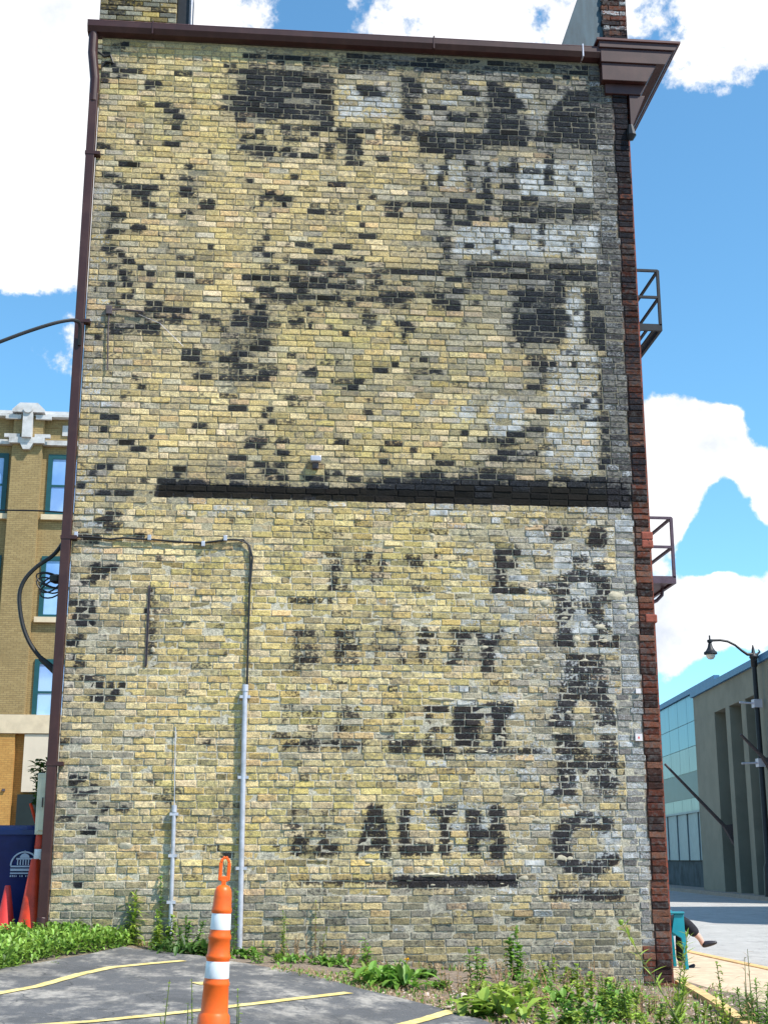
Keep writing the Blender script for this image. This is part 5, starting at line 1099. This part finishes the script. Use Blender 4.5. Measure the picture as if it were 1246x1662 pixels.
up(252, 1542, 1478, 'dense leafy weed in front of the short conduit', leaves=60, ll=.10, lw=.02, m='leaf2', stems=5, spread=.12)
up(300, 1545, 1488, 'leafy green weed just right of the short conduit', leaves=50, ll=.09, lw=.02, m='leaf', stems=5, spread=.12)
rosette(gp(330, 1552), .30, .2, 'low dark weed clump between the short conduit and the traffic post', n=90, m='leafdark', lw=.045)
rosette(gp(275, 1549), .28, .16, 'low dark weed clump at the foot of the short conduit', n=80, m='leafdark', lw=.04)
rosette(gp(395, 1556), .20, .14, 'leafy weed clump around the foot of the tall conduit', n=60, m='leaf', lw=.04)
up(378, 1555, 1440, 'tall thin weed half hidden behind the traffic post', leaves=50, ll=.07, lw=.02, m='leaf', stems=2)
up(458, 1556, 1478, 'slender feathery weed right of the tall conduit', leaves=44, ll=.08, lw=.012, m='leaf2', stems=3, spread=.05)
up(502, 1540, 1462, 'slender yellowing weed growing close to the wall', leaves=30, ll=.06, lw=.012, m='leaf2', sm='stemred', stems=2)
rosette(gp(470, 1562), .22, .1, 'patch of low weeds along the asphalt edge', n=60, m='leaf', lw=.03)
rosette(gp(545, 1568), .24, .1, 'patch of low mixed weeds left of the dandelion', n=60, m='leaf', lw=.035)
rosette(gp(590, 1584), .20, .1, 'small leafy weed touching the dandelion clump', n=46, m='leaf2', lw=.04)
up(592, 1572, 1524, 'spiky red tinged weed behind the dandelion clump', leaves=24, ll=.12, lw=.022, m='leaf', sm='stemred', stems=3)
g7 = gp(640, 1604); rosette(g7, .36, .28, 'large dandelion clump with a yellow flower at the asphalt edge', n=130, m='leaf', lw=.07, flower=tuple(Wp(661, 1558, g7[1]-.1)))
rosette(gp(690, 1590), .2, .12, 'small round leafed weed right of the dandelion clump', n=50, m='leafdark', lw=.06)
up(772, 1600, 1540, 'upright weed with reddish stem beside a dry tuft', leaves=26, ll=.11, lw=.03, m='leaf', sm='stemred', stems=3)
up(840, 1592, 1506, 'glossy upright leafy weed close against the wall', leaves=34, ll=.12, lw=.04, m='leaf', stems=4, spread=.06)
up(900, 1594, 1556, 'short leafy weed at the wall right of the glossy weed', leaves=24, ll=.09, lw=.03, m='leaf2', stems=4, spread=.1)
up(937, 1600, 1566, 'small bright weed near the middle of the wall foot', leaves=24, ll=.08, lw=.03, m='leaf2', stems=4, spread=.08)
rosette(gp(800, 1655), .34, .3, 'broad leafed foreground weed at the corner of the asphalt', n=90, m='leaf2', lw=.075)
rosette(gp(838, 1625), .28, .22, 'broad leafed weed growing out of the dry grass', n=60, m='leaf2', lw=.06)
rosette(gp(905, 1632), .26, .22, 'leafy weed among the straw below the painted bar', n=60, m='leaf', lw=.05)
up(960, 1640, 1580, 'bushy yellow green weed among the straw', leaves=30, ll=.1, lw=.035, m='leaf2', stems=6, spread=.14)
up(1020, 1662, 1590, 'feathery yellow green weed before the wall corner', leaves=46, ll=.08, lw=.016, m='leaf2', stems=6, spread=.15)
up(990, 1650, 1600, 'round leafy weed beside the tall seeding stalk', leaves=30, ll=.09, lw=.035, m='leaf', stems=5, spread=.12)
p = gp(1042, 1662); p[1] -= 1.2; p[2] = ground(p[0], p[1]); tp_ = Wp(1007, 1497, p[1])
t = upright(p, tp_[2]-p[2], 'tall bare seeding stalk with a pale bud leaning before the wall corner', name='seed_stalk', lean=(tp_[0]-p[0], 0), leaves=26, ll=.16, lw=.012, m='leaf2', bare=.0, droop=.1)
MB().lathe([(.004, -.02), (.016, -.008), (.019, .008), (.010, .018)], tuple(tp_), 10).build('bud', M['leaf2'], t)
p = gp(1050, 1655); p[1] -= .8; p[2] = ground(p[0], p[1]); upright(p, hp_(1058, 0, 1515, p), 'feathery weed rising in front of the red brick corner', lean=(.1, 0), leaves=60, ll=.12, lw=.010, m='leaf2', stems=3, spread=.05, droop=.1)
up(1110, 1650, 1592, 'small yellow green weed beside the yellowed edging', leaves=20, ll=.08, lw=.025, m='leaf2', stems=3)
def near(px, pyt, dy, label, **k):
    p = on_ground(px, 1661); p = np.array([p[0], p[1]-dy, 0]); q = Wp(px, 1690, p[1]); p[0] = q[0]; p[2] = ground(p[0], p[1]); return upright(p, max(.1, Wp(px, pyt, p[1])[2]-p[2]), label, **k)
near(1180, 1560, .4, 'leafy yellow green stalk in front of the tan pavement', leaves=46, ll=.07, lw=.022, m='leaf2', stems=1, lean=(-.05, 0))
near(1232, 1592, .5, 'bright feathery weed clump in front of the pavement', leaves=90, ll=.12, lw=.010, m='leaf', stems=7, spread=.12)
near(1222, 1540, .8, 'thin pale grass stalk rising over the pavement', leaves=16, ll=.12, lw=.006, m='straw', sm='stem', stems=3, spread=.06)
near(1165, 1612, .2, 'low yellowish weed at the edge of the edging kerb', leaves=24, ll=.07, lw=.02, m='leaf2', stems=4)
near(880, 1622, .5, 'leafy foreground weed with pale green leaves', leaves=30, ll=.1, lw=.035, m='leaf2', stems=6, spread=.15)
near(930, 1618, .6, 'foreground weed tangled with dry straw', leaves=30, ll=.1, lw=.03, m='leaf', stems=6, spread=.15)
near(1075, 1632, .5, 'low foreground weed under the red brick corner', leaves=26, ll=.08, lw=.03, m='leaf2', stems=5, spread=.12)
for px_, pyt, lab in ((272, 1590, 'wispy pale weed growing in the asphalt left of the traffic post'), (308, 1588, 'thin wispy weed close to the left side of the traffic post'), (384, 1606, 'small wispy weed at the right foot of the traffic post')):
    near(px_, pyt, 1.4, lab, name='wispy_weed', leaves=16, ll=.04, lw=.010, m='leaf2', stems=2, spread=.03)
rosette(gp(75, 1568), .1, .05, 'tiny grass tuft in the asphalt below the ground cover', n=24, m='leaf2', lw=.012)
rw = random.Random(77)                     # more of the weeds that crowd the soil strip
for k, (px_, pyb_, pyt_, kd, lab) in enumerate([(425, 1562, 1530, 0, 'short weed tuft between the tall conduit and a slender feathery weed'), (520, 1566, 1538, 1, 'low leafy tuft left of the patch of mixed weeds'), (612, 1592, 1566, 0, 'small tuft tucked against the left side of the dandelion'),
        (715, 1606, 1578, 1, 'round tuft on bare soil right of the dandelion'), (765, 1630, 1592, 0, 'bushy weed behind the foreground broad leafed weed'), (786, 1612, 1578, 1, 'leafy tuft at the foot of the red stemmed weed'), (850, 1606, 1574, 0, 'short weed in front of the glossy upright weed'),
        (880, 1602, 1575, 1, 'leafy tuft at the wall beneath the lettered bar'), (945, 1624, 1592, 0, 'spreading weed between two dry patches'), (975, 1618, 1580, 0, 'thin stemmed weed close to the wall foot near the corner'), (1010, 1640, 1600, 0, 'yellow green tuft at the foot of the seeding stalk'),
        (1030, 1626, 1596, 1, 'broad leafed tuft behind the seeding stalk'), (1062, 1650, 1618, 0, 'feathery tuft at the foot of the red brick corner'), (860, 1650, 1612, 0, 'dense weed right of the broad leafed foreground weed'), (940, 1656, 1618, 1, 'wide leafed tuft surrounded by straw'),
        (1000, 1660, 1622, 0, 'short bright tuft left of the seeding stalk'), (1130, 1662, 1630, 0, 'sparse tuft along the yellowed edging')]):
    if kd: p = gp(px_, pyb_); rosette(p, rw.uniform(.14, .22), .16, lab, n=40, m=rw.choice(('leaf', 'leaf2')), lw=rw.uniform(.03, .05), group='small weeds on the soil strip')
    else: up(px_, pyb_, pyt_, lab, leaves=22, ll=rw.uniform(.05, .09), lw=rw.uniform(.010, .022), m=rw.choice(('leaf', 'leaf2', 'leaf2')), sm=rw.choice(('stem', 'stemred')), stems=rw.randint(3, 6), spread=.12, group='small weeds on the soil strip')
for px_, pyb_, pyt_, lab in ((745, 1612, 1560, 'dry brown seed stems right of the dandelion'), (820, 1596, 1548, 'dry tan seed stems left of the glossy weed'), (905, 1612, 1560, 'dry tan stems in the middle of the soil strip'), (965, 1606, 1560, 'dry tan stems against the dark lower bricks'), (485, 1560, 1515, 'dry tan stems between two slender weeds'), (560, 1560, 1520, 'dry curled stems against the wall left of the dandelion'), (1045, 1648, 1596, 'dry straw coloured stems before the red corner'), (880, 1640, 1590, 'dry straw tuft among the foreground weeds'), (1085, 1640, 1596, 'dry straw tuft beside the edging')):
    up(px_, pyb_, pyt_, lab, name='dry_weed', leaves=14, ll=.05, lw=.012, m='straw', sm='straw', stems=9, spread=.12, group='dry stems on the soil strip')
# vine above the meter box
p = Wp(70, 1285, .7); t = thing('climbing_shrub', (p[0], .75, p[2]-.5), 'dark leafy shrub poking out behind the meter box', 'shrub'); lf = MB(); st = MB(); rv = random.Random(8)
for k in range(240): q = Wp(rv.gauss(67, 6), rv.uniform(1232, 1318), rv.uniform(.7, .95)); blade(lf, q, rdir(rv, -10, 60), rv.uniform(.06, .11), .045, .3)
for k in range(4): MB().tube([(p[0]+k*.01, .8, ground(-.5, .8)), Wp(66+k*4, 1240+k*10, .8)], .008, 5).build('stem', M['stemred'], t)
lf.build('foliage', M['leafdark'], t)
# dry straw, grass and pebbles on the strip of soil
sg = MB(); rs_ = random.Random(31); gg = MB(); pb = MB()
for k in range(9000):
    px_ = rs_.uniform(440, 1190); lo = np.interp(px_, [440, 600, 780, 1246], [1570, 1590, 1600, 1602]); hi = np.interp(px_, [440, 600, 700, 785, 1246], [1580, 1614, 1638, 1668, 1672])
    p = gp(px_, rs_.uniform(lo, hi)); w_ = rs_.random()
    if w_ < .66: blade(sg, p, rdir(rs_, 5, 70), rs_.uniform(.05, .16), .006, .5, 0, 2)
    elif w_ < .8: blade(gg, p, rdir(rs_, 30, 85), rs_.uniform(.04, .13), rs_.uniform(.01, .028), .5, 0, 2)
    elif w_ < .93:
        s_ = rs_.uniform(.006, .022); pb.add([(p[0]+a*s_*rs_.uniform(.7, 1.3), p[1]+b*s_*rs_.uniform(.7, 1.3), p[2]+c*s_*.7) for a, b, c in ((1, 0, .2), (0, 1, .2), (-1, 0, .2), (0, -1, .2), (0, 0, 1.2), (0, 0, -.6))], [(0, 1, 4), (1, 2, 4), (2, 3, 4), (3, 0, 4), (1, 0, 5), (2, 1, 5), (3, 2, 5), (0, 3, 5)])
for k in range(420):                          # weeds hugging the wall foot
    x = rs_.uniform(.9, 6.3); p = (x, -rs_.uniform(.02, .12), ground(x, -.05)); blade(gg if rs_.random() < .6 else sg, p, rdir(rs_, 30, 88), rs_.uniform(.05, .17), rs_.uniform(.006, .02), .4, 0, 2)
tag(sg.build('dry_straw', M['straw']), 'dry straw scattered over the soil strip', 'straw', kind='stuff'); tag(gg.build('short_grass', M['leaf']), 'short green grass on the soil strip', 'grass', kind='stuff'); tag(pb.build('pebbles', M['stone']), 'pale pebbles on the soil and asphalt edge', 'pebbles', kind='stuff')
for px_, py_, s_, lab in ((750, 1625, .06, 'pale broken stone lying in the straw'), (272, 1535, .05, 'small tan stone at the weed foot'), (691, 1618, .035, 'small grey stone at the asphalt edge')):
    p = gp(px_, py_); r = random.Random(px_); mb = MB(); mb.lathe([(s_*.6, 0), (s_, s_*.35), (s_*.7, s_*.8), (s_*.2, s_)], tuple(p), 9); mb.v = [(a+r.uniform(-.15, .15)*s_, b+r.uniform(-.15, .15)*s_, c+r.uniform(-.15, .15)*s_) for a, b, c in mb.v]
    tag(mb.build('stone', M['stone'], loc=tuple(p)), lab, 'stone')
